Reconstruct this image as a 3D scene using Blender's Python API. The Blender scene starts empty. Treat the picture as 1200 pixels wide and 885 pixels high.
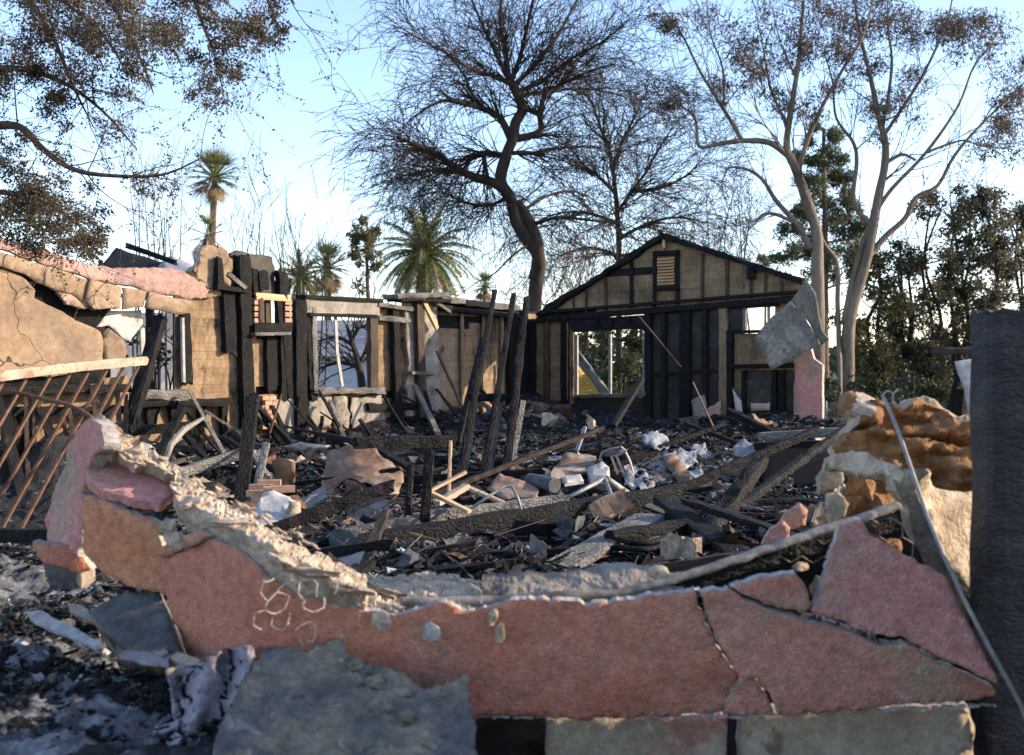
import bpy, math, random
import numpy as np
from mathutils import Vector, Matrix, noise
from mathutils.geometry import delaunay_2d_cdt
random.seed(7)
R = random.random
U = random.uniform
sc = bpy.context.scene
col = sc.collection

# ------------------------------------------------------------------ camera, sky, sun, exposure
F, CX, HY, CZ = 1300.0, 600.0, 425.0, 1.55          # focal length in photo pixels, centre, horizon row, eye height
cam = bpy.data.cameras.new('camera')
co = bpy.data.objects.new('camera', cam); col.objects.link(co)
co.location = (0, 0, CZ); co.rotation_euler = (math.radians(90), 0, 0)
cam.sensor_width = 36; cam.lens = 36 * F / 1200
cam.shift_y = -(442.5 - HY) / 1200
cam.clip_start = 0.05; cam.clip_end = 4000
cam.dof.use_dof = True; cam.dof.focus_distance = 12.0; cam.dof.aperture_fstop = 2.6
sc.camera = co

SUN = Vector((1.0, 0.03, 0.36)).normalized()
wd = bpy.data.worlds.new('World'); sc.world = wd; wd.use_nodes = True
wn = wd.node_tree.nodes; wl = wd.node_tree.links
bg = wn['Background']
sky = wn.new('ShaderNodeTexSky'); sky.sky_type = 'NISHITA'; sky.sun_disc = False
sky.sun_elevation = math.asin(SUN.z)
sky.sun_rotation = math.atan2(SUN.x, SUN.y)
sky.air_density = 1.0; sky.dust_density = 0.40; sky.ozone_density = 3.4
tint = wn.new('ShaderNodeMix'); tint.data_type = 'RGBA'; tint.blend_type = 'MULTIPLY'; tint.inputs[0].default_value = 1
tint.inputs[7].default_value = (1.16, 1.0, .97, 1)          # camera white balance, the same over the whole sky
wl.new(sky.outputs[0], tint.inputs[6]); wl.new(tint.outputs[2], bg.inputs[0]); bg.inputs[1].default_value = 0.15
sd = bpy.data.lights.new('sun', 'SUN'); sd.energy = 3.3; sd.angle = math.radians(0.55); sd.color = (1.0, 0.83, 0.62)
so = bpy.data.objects.new('sun', sd); col.objects.link(so)
so.rotation_euler = SUN.to_track_quat('Z', 'Y').to_euler(); so.location = (30, 0, 20)
vs = sc.view_settings
vs.view_transform = 'Standard'; vs.look = 'None'; vs.gamma = 1.0; vs.use_curve_mapping = False
vs.exposure = 1.52
sc.cycles.use_denoising = True
sc.cycles.max_bounces = 6; sc.cycles.transparent_max_bounces = 8

# ------------------------------------------------------------------ helpers
def W(px, py, Y):
    return Vector(((px - CX) / F * Y, Y, CZ - (py - HY) / F * Y))

class Frame:
    """a vertical wall: s along the wall, z up, d out of the wall towards the room"""
    def __init__(self, o, s, d):
        self.o = Vector((o[0], o[1], 0)); self.s = Vector((s[0], s[1], 0)).normalized(); self.d = Vector((d[0], d[1], 0)).normalized()
    def P(self, s, z, d=0.0):
        return self.o + self.s * s + self.d * d + Vector((0, 0, z))
    def hit(self, px, py, d=0.0):
        r = Vector(((px - CX) / F, 1, -(py - HY) / F)); c = Vector((0, 0, CZ))
        o = self.o + self.d * d
        t = (o - c).dot(self.d) / r.dot(self.d)
        p = c + r * t
        return ((p - self.o).dot(self.s), p.z)

WM = {}
def link(me, name, M=None, parent=None, tag=None):
    o = bpy.data.objects.new(name, me); col.objects.link(o)
    M = M or Matrix()
    WM[o.name] = M
    if parent is not None:
        o.parent = parent
        o.matrix_basis = WM[parent.name].inverted() @ M
    else:
        o.matrix_basis = M
    if tag: settag(o, *tag)
    return o
def settag(o, label=None, cat=None, group=None, kind=None):
    if cat and not kind: kind = 'thing'
    if label: o['label'] = label
    if cat: o['category'] = cat
    if group: o['group'] = group
    if kind: o['kind'] = kind
    return o
def thing(name, loc, label, cat, group=None):
    o = bpy.data.objects.new(name, None); col.objects.link(o)
    o.empty_display_size = 0.1
    M = Matrix.Translation(Vector(loc)); o.matrix_basis = M; WM[o.name] = M
    return settag(o, label, cat, group)

def catmull(P, n=5):
    out = []
    for i in range(len(P) - 1):
        a = P[max(i - 1, 0)]; b = P[i]; c = P[i + 1]; d = P[min(i + 2, len(P) - 1)]
        for k in range(n):
            t = k / n
            out.append(.5 * ((2 * b) + (c - a) * t + (2 * a - 5 * b + 4 * c - d) * t * t + (3 * b - a - 3 * c + d) * t ** 3))
    out.append(P[-1]); return out

class MB:
    def __init__(self):
        self.v = []; self.f = []; self.m = []
    def add(self, vs, fs, mi=0):
        b = len(self.v); self.v.extend(vs)
        for f in fs:
            self.f.append(tuple(i + b for i in f)); self.m.append(mi)
    def tube(self, pts, rad, n=6, mi=0, cap=True, jit=0.0, flat=1.0):
        pts = [Vector(p) for p in pts]; k = len(pts)
        if k < 2: return
        t0 = (pts[1] - pts[0]).normalized()
        a = t0.orthogonal().normalized() if abs(t0.z) > 0.95 else t0.cross(Vector((0, 0, 1))).normalized()
        vs = []
        for i, p in enumerate(pts):
            t = (pts[min(i + 1, k - 1)] - pts[max(i - 1, 0)])
            if t.length < 1e-9: t = t0
            t.normalize()
            a = (a - t * a.dot(t))
            if a.length < 1e-6: a = t.orthogonal()
            a.normalize(); b = t.cross(a)
            r = rad[i] if hasattr(rad, '__len__') else rad
            for j in range(n):
                an = 2 * math.pi * j / n
                rr = r * (1 + (U(-jit, jit) if jit else 0))
                vs.append(p + a * (math.cos(an) * rr) + b * (math.sin(an) * rr * flat))
        fs = []
        for i in range(k - 1):
            for j in range(n):
                fs.append((i * n + j, i * n + (j + 1) % n, (i + 1) * n + (j + 1) % n, (i + 1) * n + j))
        if cap:
            fs.append(tuple(range(n - 1, -1, -1))); fs.append(tuple((k - 1) * n + j for j in range(n)))
        self.add(vs, fs, mi)
    def box(self, c, x, y, z, mi=0):
        """centre c, half-axis vectors x, y, z"""
        c = Vector(c)
        vs = [c + x * i + y * j + z * k for i in (-1, 1) for j in (-1, 1) for k in (-1, 1)]
        self.add(vs, [(0, 1, 3, 2), (4, 6, 7, 5), (0, 4, 5, 1), (2, 3, 7, 6), (0, 2, 6, 4), (1, 5, 7, 3)], mi)
    def mesh(self, name, mats, org=None, smooth=False):
        me = bpy.data.meshes.new(name)
        v = self.v
        if org is not None: v = [p - org for p in (Vector(q) for q in v)]
        me.from_pydata([tuple(p) for p in v], [], self.f)
        for m in (mats if isinstance(mats, (list, tuple)) else [mats]): me.materials.append(m)
        me.polygons.foreach_set('material_index', self.m)
        if smooth: me.polygons.foreach_set('use_smooth', [True] * len(self.f))
        me.update()
        return me
    def build(self, name, mats, parent=None, tag=None, smooth=False):
        a = np.array([tuple(p) for p in self.v])
        org = Vector((float(a[:, 0].mean()), float(a[:, 1].mean()), float(a[:, 2].min())))
        return link(self.mesh(name, mats, org, smooth), name, Matrix.Translation(org), parent, tag)

def nz(p, s=1.0, o=3):
    return noise.fractal(Vector(p) * s, 0.6, 2.0, o)

# ------------------------------------------------------------------ materials
def material(name, cols, scale=4.0, rough=0.85, bump=0.4, bscale=40.0, bdist=0.01, layers=(), crack=None, stretch=None,
             metal=0.0, transl=0.0, world=False, detail=6, spec=0.3, vary=0.0, grime=.30, grime_s=14.0):
    m = bpy.data.materials.new(name); m.use_nodes = True
    n = m.node_tree.nodes; l = m.node_tree.links
    bs = n['Principled BSDF']
    bs.inputs['Roughness'].default_value = rough; bs.inputs['Metallic'].default_value = metal
    bs.inputs['Specular IOR Level'].default_value = spec
    if world:
        g = n.new('ShaderNodeNewGeometry'); vec = g.outputs['Position']
    else:
        tc = n.new('ShaderNodeTexCoord'); oi = n.new('ShaderNodeObjectInfo')
        mu = n.new('ShaderNodeMath'); mu.operation = 'MULTIPLY'; mu.inputs[1].default_value = 37.0
        l.new(oi.outputs['Random'], mu.inputs[0])
        va = n.new('ShaderNodeVectorMath'); va.operation = 'ADD'
        l.new(tc.outputs['Object'], va.inputs[0]); l.new(mu.outputs[0], va.inputs[1]); vec = va.outputs[0]
    if stretch:
        mp = n.new('ShaderNodeMapping'); mp.inputs['Scale'].default_value = stretch
        l.new(vec, mp.inputs[0]); vec = mp.outputs[0]
    def noi(s, d=detail, r=0.6):
        t = n.new('ShaderNodeTexNoise'); t.inputs['Scale'].default_value = s; t.inputs['Detail'].default_value = d
        t.inputs['Roughness'].default_value = r
        l.new(vec, t.inputs['Vector']); return t.outputs[0]
    def warp(amt, s):
        t = n.new('ShaderNodeTexNoise'); t.inputs['Scale'].default_value = s; t.inputs['Detail'].default_value = 3; l.new(vec, t.inputs['Vector'])
        a = n.new('ShaderNodeVectorMath'); a.operation = 'SUBTRACT'; l.new(t.outputs['Color'], a.inputs[0]); a.inputs[1].default_value = (.5, .5, .5)
        b = n.new('ShaderNodeVectorMath'); b.operation = 'SCALE'; l.new(a.outputs[0], b.inputs[0]); b.inputs['Scale'].default_value = amt * 2
        c_ = n.new('ShaderNodeVectorMath'); c_.operation = 'ADD'; l.new(vec, c_.inputs[0]); l.new(b.outputs[0], c_.inputs[1]); return c_.outputs[0]
    rp = n.new('ShaderNodeValToRGB'); e = rp.color_ramp.elements
    while len(e) < len(cols): e.new(0.5)
    for el, (p, c) in zip(e, cols): el.position = p; el.color = (*c, 1)
    l.new(noi(scale), rp.inputs[0]); c = rp.outputs[0]
    for ly in layers:
        kind, s, lo, hi, colr, amt = ly
        if kind == 'c':
            t = n.new('ShaderNodeTexVoronoi'); t.feature = 'DISTANCE_TO_EDGE'; t.inputs['Scale'].default_value = s; l.new(warp(.35 / s, s * 2), t.inputs['Vector']); src = t.outputs[0]
        elif kind == 'v':
            t = n.new('ShaderNodeTexVoronoi'); t.inputs['Scale'].default_value = s; l.new(vec, t.inputs['Vector']); src = t.outputs['Color']
        else:
            src = noi(s, 8, 0.65)
        mr = n.new('ShaderNodeMapRange'); mr.inputs[1].default_value = lo; mr.inputs[2].default_value = hi; mr.inputs[4].default_value = amt
        l.new(src, mr.inputs[0])
        mx = n.new('ShaderNodeMix'); mx.data_type = 'RGBA'; l.new(mr.outputs[0], mx.inputs[0]); l.new(c, mx.inputs[6])
        mx.inputs[7].default_value = (*colr, 1); c = mx.outputs[2]
    if grime:
        for gs, ga in ((grime_s, grime), (grime_s * 4.3, grime * .8)):
            mr = n.new('ShaderNodeMapRange'); mr.inputs[1].default_value = .3; mr.inputs[2].default_value = .7; mr.inputs[3].default_value = 1 - ga; mr.inputs[4].default_value = 1 + ga * .6
            l.new(noi(gs, 5, .7), mr.inputs[0])
            mu2 = n.new('ShaderNodeVectorMath'); mu2.operation = 'SCALE'; l.new(c, mu2.inputs[0]); l.new(mr.outputs[0], mu2.inputs['Scale']); c = mu2.outputs[0]
    if vary:
        oi2 = n.new('ShaderNodeObjectInfo'); hv = n.new('ShaderNodeHueSaturation')
        mr = n.new('ShaderNodeMapRange'); mr.inputs[3].default_value = 1 - vary; mr.inputs[4].default_value = 1 + vary
        l.new(oi2.outputs['Random'], mr.inputs[0]); l.new(mr.outputs[0], hv.inputs['Value']); l.new(c, hv.inputs['Color']); c = hv.outputs[0]
    l.new(c, bs.inputs['Base Color'])
    h = noi(bscale, 4, 0.6)
    if crack:
        s, amt = crack
        t = n.new('ShaderNodeTexVoronoi'); t.feature = 'DISTANCE_TO_EDGE'; t.inputs['Scale'].default_value = s
        l.new(warp(.8 / s, s * .7), t.inputs['Vector'])
        mr = n.new('ShaderNodeMapRange'); mr.inputs[2].default_value = 0.22; mr.inputs[4].default_value = amt
        l.new(t.outputs[0], mr.inputs[0])
        ad = n.new('ShaderNodeMath'); ad.operation = 'ADD'; l.new(h, ad.inputs[0]); l.new(mr.outputs[0], ad.inputs[1]); h = ad.outputs[0]
    bp = n.new('ShaderNodeBump'); bp.inputs['Strength'].default_value = bump; bp.inputs['Distance'].default_value = bdist
    l.new(h, bp.inputs['Height']); l.new(bp.outputs[0], bs.inputs['Normal'])
    if transl:
        tr = n.new('ShaderNodeBsdfTranslucent'); l.new(c, tr.inputs[0])
        ms = n.new('ShaderNodeMixShader'); ms.inputs[0].default_value = transl
        l.new(bs.outputs[0], ms.inputs[1]); l.new(tr.outputs[0], ms.inputs[2]); l.new(ms.outputs[0], n['Material Output'].inputs[0])
    return m

g3 = lambda v: (v, v, v)
MT = {}
MT['char'] = material('charred_wood', [(0.3, g3(.004)), (0.7, (.013, .012, .011))], 6, .72, .9, 60, .014, [('n', 9, .60, .72, (.13, .12, .11), .3)], crack=(30, .6), stretch=(.55, 1, 1), spec=.2)
MT['char_fine'] = material('charred_wood_fine', [(0.3, g3(.005)), (0.7, (.018, .016, .015))], 8, .75, .7, 60, .010, [('n', 6, .62, .75, (.12, .11, .10), .6)], crack=(34, .7), stretch=(.6, 1, 1), spec=.2)
MT['char_ashy'] = material('ash_coated_char', [(0.25, (.025, .024, .024)), (0.5, (.19, .175, .155)), (0.8, (.34, .315, .28))], 5, .8, 1.0, 60, .014, [('n', 14, .55, .7, (.03, .03, .03), .8)], crack=(30, .9), stretch=(.5, 1, 1))
MT['char_post'] = material('weathered_char', [(0.25, (.018, .018, .021)), (0.55, (.042, .040, .042)), (0.85, (.085, .068, .055))], 4, .7, .7, 45, .014, [('n', 7, .60, .70, (.13, .10, .075), .6)], crack=(24, .55), stretch=(1.3, .6, .6), spec=.3)
MT['char_brown'] = material('scorched_brown_wood', [(0.2, (.020, .016, .014)), (0.6, (.075, .045, .028)), (0.9, (.15, .085, .045))], 4, .75, .7, 60, .01, [('n', 5, .5, .65, (.012, .011, .011), .95)], stretch=(.3, 1, 1))
MT['wood'] = material('bare_split_wood', [(0.2, (.42, .27, .14)), (0.8, (.62, .44, .26))], 6, .8, .5, 50, .004, [('n', 4, .58, .7, (.05, .035, .025), .7)], stretch=(.15, 1, 1))
MT['tan'] = material('tan_sheathing', [(0.25, (.175, .11, .062)), (0.5, (.27, .178, .102)), (0.8, (.36, .255, .165))], 2.2, .9, .6, 70, .008,
                     [('n', .9, .54, .64, (.05, .036, .027), .9), ('n', 3.2, .58, .66, (.03, .024, .02), .9), ('n', 9, .62, .70, (.03, .025, .02), .7), ('n', 2.0, .60, .72, (.30, .26, .21), .7)], stretch=(1, 1, .45), grime=.4, world=True, vary=.10)
MT['tan_smoked'] = material('smoked_sheathing', [(0.25, (0.158, 0.100, 0.052)), (0.55, (0.263, 0.178, 0.097)), (0.85, (0.336, 0.240, 0.142))], 2.0, .9, .5, 45, .006,
                     [('n', 1.1, .52, .68, (.03, .026, .022), .85), ('n', 6, .62, .72, (.02, .018, .018), .7)], stretch=(1, 1, .6), grime=.4, world=True, vary=.14)
MT['dark_board'] = material('soot_black_board', [(0.3, (.020, .017, .015)), (0.7, (.050, .042, .036))], 3, .7, .5, 40, .006, [('n', 2.5, .6, .72, (.10, .075, .05), .7)], stretch=(.5, 1, 1), world=True, vary=.25)
MT['pink'] = material('pink_stucco', [(0.2, (0.617, 0.220, 0.154)), (0.5, (0.712, 0.288, 0.205)), (0.8, (0.783, 0.367, 0.266))], 2.0, .95, 1.0, 85, .022,
                      [('n', 1.4, .52, .68, (.50, .39, .25), .9), ('n', 11, .58, .72, (.64, .48, .44), .5), ('n', 5, .67, .685, (.60, .52, .45), .85), ('n', 3.1, .60, .72, (.33, .17, .13), .6), ('n', .8, .52, .60, (.54, .38, .25), .5)], detail=4, grime=.34, grime_s=24)
MT['pink_olive'] = material('pink_stucco_worn_olive', [(0.2, (0.570, 0.216, 0.154)), (0.5, (0.665, 0.300, 0.205)), (0.8, (0.736, 0.384, 0.266))], 2.0, .95, 1.0, 85, .022,
                      [('n', 1.6, .52, .62, (.50, .40, .25), .8), ('n', 7, .60, .72, (.60, .48, .40), .5), ('n', 5, .67, .685, (.60, .52, .45), .85)], detail=4, grime=.34, grime_s=24)
MT['pink_dusty'] = material('pink_stucco_dusty', [(0.2, (0.641, 0.259, 0.210)), (0.5, (0.722, 0.331, 0.273)), (0.8, (0.780, 0.425, 0.352))], 2.0, .95, 1.0, 85, .022,
                      [('n', 1.7, .50, .66, (.46, .36, .25), .9), ('n', 5, .56, .74, (.62, .50, .46), .55), ('n', 6, .66, .675, (.60, .53, .47), .85), ('n', 1.7, .62, .75, (.20, .12, .11), .6)], detail=4, grime=.34, grime_s=24)
MT['pink_old'] = material('faded_pink_stucco', [(0.2, (.30, .17, .135)), (0.5, (.42, .255, .205)), (0.8, (.50, .33, .27))], 1.5, .95, .9, 60, .012,
                      [('n', 1.0, .52, .64, (.30, .20, .19), .8), ('n', 2.6, .60, .68, (.06, .045, .045), .8), ('n', 7, .63, .70, (.56, .46, .38), .6)], grime=.4)
MT['orange'] = material('warm_lit_orange_stucco', [(0.2, (0.653, 0.238, 0.109)), (0.5, (0.738, 0.319, 0.160)), (0.8, (0.798, 0.400, 0.228))], 3.0, .95, 1.0, 85, .022,
                      [('n', 2.0, .50, .64, (.58, .21, .12), .8)], detail=4, grime=.34, grime_s=24)  # orange stucco, saturated to stand in for missing warm bounce light
MT['rust_pink'] = material('warm_lit_red_stucco', [(0.2, (0.568, 0.194, 0.115)), (0.5, (0.665, 0.262, 0.161)), (0.8, (0.750, 0.352, 0.229))], 1.8, .95, 1.0, 85, .022,
                      [('n', 1.1, .54, .64, (.58, .34, .24), .6), ('n', 2.2, .60, .72, (.64, .42, .34), .55), ('n', 13, .60, .72, (.66, .52, .48), .4), ('n', 5, .665, .68, (.58, .50, .43), .85), ('n', 1.9, .62, .75, (.16, .085, .07), .7)], detail=4, grime=.34, grime_s=24)  # red stucco, its saturation replaces warm grazing light
MT['old_wall'] = material('old_painted_plaster', [(0.2, (.36, .29, .21)), (0.5, (.46, .37, .27)), (0.8, (.54, .45, .34))], 3.0, .95, .8, 60, .012,
                      [('n', 2.2, .53, .60, (.44, .20, .16), .8), ('n', 5, .60, .66, (.12, .09, .07), .7)], detail=6)
MT['cream'] = material('broken_plaster', [(0.2, (.26, .19, .125)), (0.5, (.44, .345, .245)), (0.8, (.60, .50, .385))], 7, .95, 1.0, 35, .02,
                      [('n', 5, .60, .70, (.20, .15, .11), .7)])
MT['plaster_edge'] = material('plaster_core', [(0.2, (.26, .23, .20)), (0.8, (.50, .46, .41))], 14, .95, 1.0, 60, .01)
MT['tan_plaster'] = material('heat_stained_plaster', [(0.2, (.19, .125, .078)), (0.5, (.275, .19, .122)), (0.8, (.37, .27, .185))], 1.6, .92, .6, 60, .008,
                      [('n', .9, .50, .66, (.15, .11, .085), .75), ('n', 1.1, .58, .72, (.44, .29, .24), .8), ('c', .75, .009, .003, (.02, .016, .012), .9)])
MT['grey_plaster'] = material('grey_plaster', [(0.2, (.15, .125, .10)), (0.5, (.27, .235, .195)), (0.8, (.40, .355, .30))], 3, .92, .6, 40, .008,
                      [('n', 2.5, .55, .66, (.05, .045, .04), .8)])
MT['concrete'] = material('greenish_concrete', [(0.2, (0.150, 0.123, 0.085)), (0.5, (0.250, 0.207, 0.142)), (0.8, (0.375, 0.308, 0.209))], 3.5, .9, 1.0, 26, .03,
                      [('n', 2.5, .54, .60, (.075, .08, .085), .8), ('n', 30, .66, .72, (.40, .38, .33), .6), ('n', 9, .60, .66, (.42, .40, .35), .6), ('c', 1.7, .010, .003, (.05, .05, .05), .5), ('n', 1.6, .50, .60, (.085, .085, .09), .75)])
MT['cement'] = material('cement_board', [(0.2, (.13, .11, .085)), (0.5, (.235, .205, .165)), (0.8, (.34, .30, .245))], 4, .9, .9, 45, .01,
                      [('v', 3, .55, .6, (.36, .31, .24), .7), ('n', 8, .58, .66, (.10, .09, .08), .75), ('n', 2, .52, .6, (.15, .135, .12), .6)], grime=.45)
MT['ash'] = material('white_ash', [(0.2, g3(.20)), (0.6, (.36, .355, .345)), (0.9, (.52, .51, .49))], 9, .95, .9, 40, .01, [('n', 6, .58, .66, g3(.10), .7)], vary=.2)
MT['grey_ash'] = material('grey_ash', [(0.2, g3(.04)), (0.6, g3(.105)), (0.9, g3(.19))], 9, .95, .9, 40, .01, vary=.3)
MT['drift'] = material('drifted_ash', [(0.25, (.04, .04, .042)), (0.5, (.12, .12, .125)), (0.75, (.28, .28, .28))], 7, .95, 1.0, 50, .012, [('n', 4, .52, .6, (.03, .03, .03), .85)], world=True)
MT['rust'] = material('rusty_sheet_metal', [(0.2, (0.124, 0.059, 0.032)), (0.5, (0.223, 0.132, 0.077)), (0.8, (0.298, 0.218, 0.154))], 4, .65, .3, 30, .004,
                      [('n', 2.5, .52, .62, (.45, .38, .31), .7), ('n', 6, .60, .68, (.10, .055, .035), .8)], metal=.25)
MT['rust_dark'] = material('dark_rusty_iron', [(0.2, (0.075, 0.036, 0.021)), (0.8, (0.195, 0.105, 0.064))], 18, .7, .5, 60, .004, metal=.3)
MT['steel'] = material('burnt_grey_steel', [(0.2, g3(.16)), (0.8, (.36, .34, .32))], 9, .55, .3, 50, .003, [('n', 8, .58, .66, (.16, .09, .05), .7)], metal=.4)
MT['rail'] = material('cream_painted_rail', [(0.2, (.28, .21, .145)), (0.8, (.48, .385, .28))], 12, .7, .4, 60, .004, [('n', 10, .55, .62, (.24, .12, .07), .8)])
MT['insul'] = material('burnt_insulation', [(0.2, (.15, .068, .026)), (0.5, (.29, .145, .06)), (0.8, (.42, .24, .115))], 5, .98, 1.0, 60, .02, [('n', 3, .60, .70, (.10, .05, .02), .6)])
MT['brick'] = material('pale_red_brick', [(0.2, (.36, .19, .12)), (0.8, (.52, .32, .22))], 12, .92, .7, 70, .004, [('n', 8, .6, .7, (.10, .08, .07), .6)], vary=.15)
MT['soil'] = material('burnt_soil', [(0.3, (.05, .042, .035)), (0.7, (.14, .11, .08))], .7, .95, .8, 9, .05, [('n', 3, .58, .7, (.18, .16, .13), .6)], world=True)
MT['rubble'] = material('black_ash_rubble', [(0.3, g3(.007)), (0.6, (.020, .019, .019)), (0.8, (.04, .038, .036))], 5, .9, 1.0, 38, .04,
                        [('n', 1.6, .55, .66, (.115, .115, .12), .75), ('n', 6.5, .60, .68, (.30, .30, .31), .75), ('n', 23, .64, .70, (.42, .41, .40), .6)], world=True)
MT['bark_dark'] = material('dark_bark', [(0.3, (.022, .017, .014)), (0.7, (.070, .050, .038))], 5, .9, .8, 22, .03, stretch=(1, 1, .25))
MT['bark_pale'] = material('pale_smooth_bark', [(0.25, (.11, .085, .062)), (0.6, (.22, .175, .13)), (0.85, (.32, .265, .20))], 2.2, .85, .8, 14, .04, [('n', 1.2, .52, .60, (.10, .07, .05), .8)], stretch=(1, 1, .3))
MT['bark_brown'] = material('brown_bark', [(0.3, (.06, .04, .028)), (0.7, (.15, .10, .07))], 6, .9, .8, 25, .02, stretch=(1, 1, .3))
def leafmat(name, a, b, c, t=.35):
    return material(name, [(0.25, a), (0.5, b), (0.75, c)], 1.3, .6, .0, 10, .001, transl=t, world=True, detail=3, grime=0)
MT['leaf_brown'] = leafmat('scorched_leaf', (.038, .032, .024), (.08, .064, .042), (.16, .125, .06), .35)
MT['leaf_olive'] = leafmat('olive_leaf', (.05, .05, .02), (.11, .10, .04), (.20, .16, .06), .35)
MT['leaf_grey'] = leafmat('dusty_leaf', (.05, .052, .034), (.095, .092, .055), (.18, .15, .08), .4)
MT['leaf_euc'] = leafmat('withered_eucalyptus_leaf', (.055, .048, .045), (.095, .08, .065), (.15, .115, .085), .35)
MT['leaf_pine'] = leafmat('pine_needle', (.055, .07, .035), (.095, .11, .05), (.17, .16, .07), .35)
MT['leaf_green'] = leafmat('shrub_leaf', (.025, .04, .02), (.055, .07, .028), (.13, .125, .045), .35)
MT['leaf_dark'] = leafmat('dark_shrub_leaf', (.015, .025, .018), (.03, .045, .026), (.06, .065, .03), .25)
MT['palm'] = leafmat('palm_frond', (.08, .11, .04), (.145, .165, .06), (.27, .235, .095), .35)
MT['palm_dead'] = leafmat('dead_palm_frond', (.16, .11, .06), (.24, .17, .09), (.32, .24, .14), .2)
MT['house_paint'] = material('pale_blue_siding', [(0.2, (.50, .54, .60)), (0.8, (.60, .64, .70))], 2, .8, .2, 20, .005)
MT['shingle'] = material('grey_shingle', [(0.2, (.20, .21, .23)), (0.8, (.34, .35, .37))], 5, .9, .5, 20, .01)
MT['yellow'] = material('yellow_panel', [(0.2, (.42, .24, .04)), (0.8, (.58, .36, .07))], 3, .8, .4, 30, .006, [('n', 4, .58, .66, (.12, .08, .04), .7)])
MT['white'] = material('scorched_white_paint', [(0.2, (.36, .34, .31)), (0.8, (.58, .55, .51))], 4, .8, .4, 30, .004, [('n', 3, .6, .68, (.20, .15, .11), .7)])
MT['louver'] = material('louvre_wood', [(0.2, (.42, .24, .12)), (0.8, (.56, .35, .19))], 8, .8, .3, 60, .003, stretch=(.2, 1, 1))
MT['cloth'] = material('melted_grey_sheet', [(0.2, (.17, .15, .17)), (0.6, (.30, .27, .28)), (0.9, (.42, .38, .37))], 5, .6, .6, 30, .01, [('n', 4, .56, .64, (.07, .06, .06), .8)])
MT['wire'] = material('plaster_caked_wire', [(0.2, (.34, .27, .20)), (0.8, (.58, .48, .37))], 30, .8, .5, 80, .003)
MT['wire_dark'] = material('burnt_wire', [(0.2, (.10, .08, .07)), (0.8, (.24, .20, .17))], 30, .6, .4, 80, .003, metal=.4)

# ------------------------------------------------------------------ builders
def beam(name, p0, p1, w, h, mat, parent=None, tag=None, side=None, rough=0.08, taper=(1, 1), seg=None, q=3, bend=0.0, brk=0.5):
    """a worn timber: length p0-p1, w across `side`, h across the third axis; rough is a share of the smaller width"""
    p0 = Vector(p0); p1 = Vector(p1)
    x = (p1 - p0); L = x.length; x.normalize()
    sd = Vector(side) if side is not None else (Vector((0, 0, 1)).cross(x) if abs(x.z) < .9 else Vector((1, 0, 0)))
    y = (sd - x * sd.dot(x)).normalized(); z = x.cross(y)
    M = Matrix(((x.x, y.x, z.x, p0.x), (x.y, y.y, z.y, p0.y), (x.z, y.z, z.z, p0.z), (0, 0, 0, 1)))
    a = min(w, h) * rough
    n = max(3, min(40, int(L / (seg or max(w, h) * .8)) + 1))
    ring = []
    for i in range(q): ring.append((-.5 + i / q, -.5))
    for i in range(q): ring.append((.5, -.5 + i / q))
    for i in range(q): ring.append((.5 - i / q, .5))
    for i in range(q): ring.append((-.5, .5 - i / q))
    of = Vector((R() * 50, R() * 50, R() * 50)); k = len(ring)
    vs = []
    for i in range(n + 1):
        t = i / n; tp = taper[0] + (taper[1] - taper[0]) * t
        for (cy, cz) in ring:
            yy = cy * w * tp; zz = cz * h * tp
            if abs(cy) == .5 and abs(cz) == .5: yy *= .93; zz *= .93
            px = t * L
            s = 1.0 / max(.03, min(w, h))
            d = noise.noise_vector(Vector((px, yy, zz)) * s * .9 + of) * a
            e = 0
            if i in (0, n): e = brk * min(w, h) * noise.noise(Vector((cy * 4, cz * 4, i)) + of) * (1 if i else -1)
            b = math.sin(t * math.pi) * bend
            vs.append(Vector((px + e, yy + d.y, zz + d.z + b)))
    fs = []
    for i in range(n):
        for j in range(k):
            fs.append((i * k + j, i * k + (j + 1) % k, (i + 1) * k + (j + 1) % k, (i + 1) * k + j))
    c0 = sum((vs[j] for j in range(k)), Vector()) / k; c1 = sum((vs[n * k + j] for j in range(k)), Vector()) / k
    b = len(vs); vs += [c0 + Vector((U(-.2, .2) * w, 0, 0)), c1 + Vector((U(-.2, .2) * w, 0, 0))]
    for j in range(k):
        fs.append((b, (j + 1) % k, j)); fs.append((b + 1, n * k + j, n * k + (j + 1) % k))
    m = MB(); m.add(vs, fs)
    return link(m.mesh(name, mat), name, M, parent, tag)

def resample(poly, step, jag, seed, closed=True):
    out = []; n = len(poly)
    of = Vector((seed * 3.7, seed * 1.3, 0))
    for i in range(n if closed else n - 1):
        a = Vector(poly[i]); b = Vector(poly[(i + 1) % n]); L = (b - a).length
        k = max(1, int(L / step)); d = (b - a).normalized() if L else Vector((0, 0)); nn = Vector((-d.y, d.x))
        for j in range(k):
            p = a + (b - a) * (j / k)
            e = noise.fractal(Vector((p.x, p.y, 0)) * (1.0 / (step * 4)) + of, .7, 2.0, 3) * jag
            out.append(p + nn * e + d * (e * .5 * noise.noise(Vector((p.y, p.x, 5)) / step)))
    return out

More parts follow.
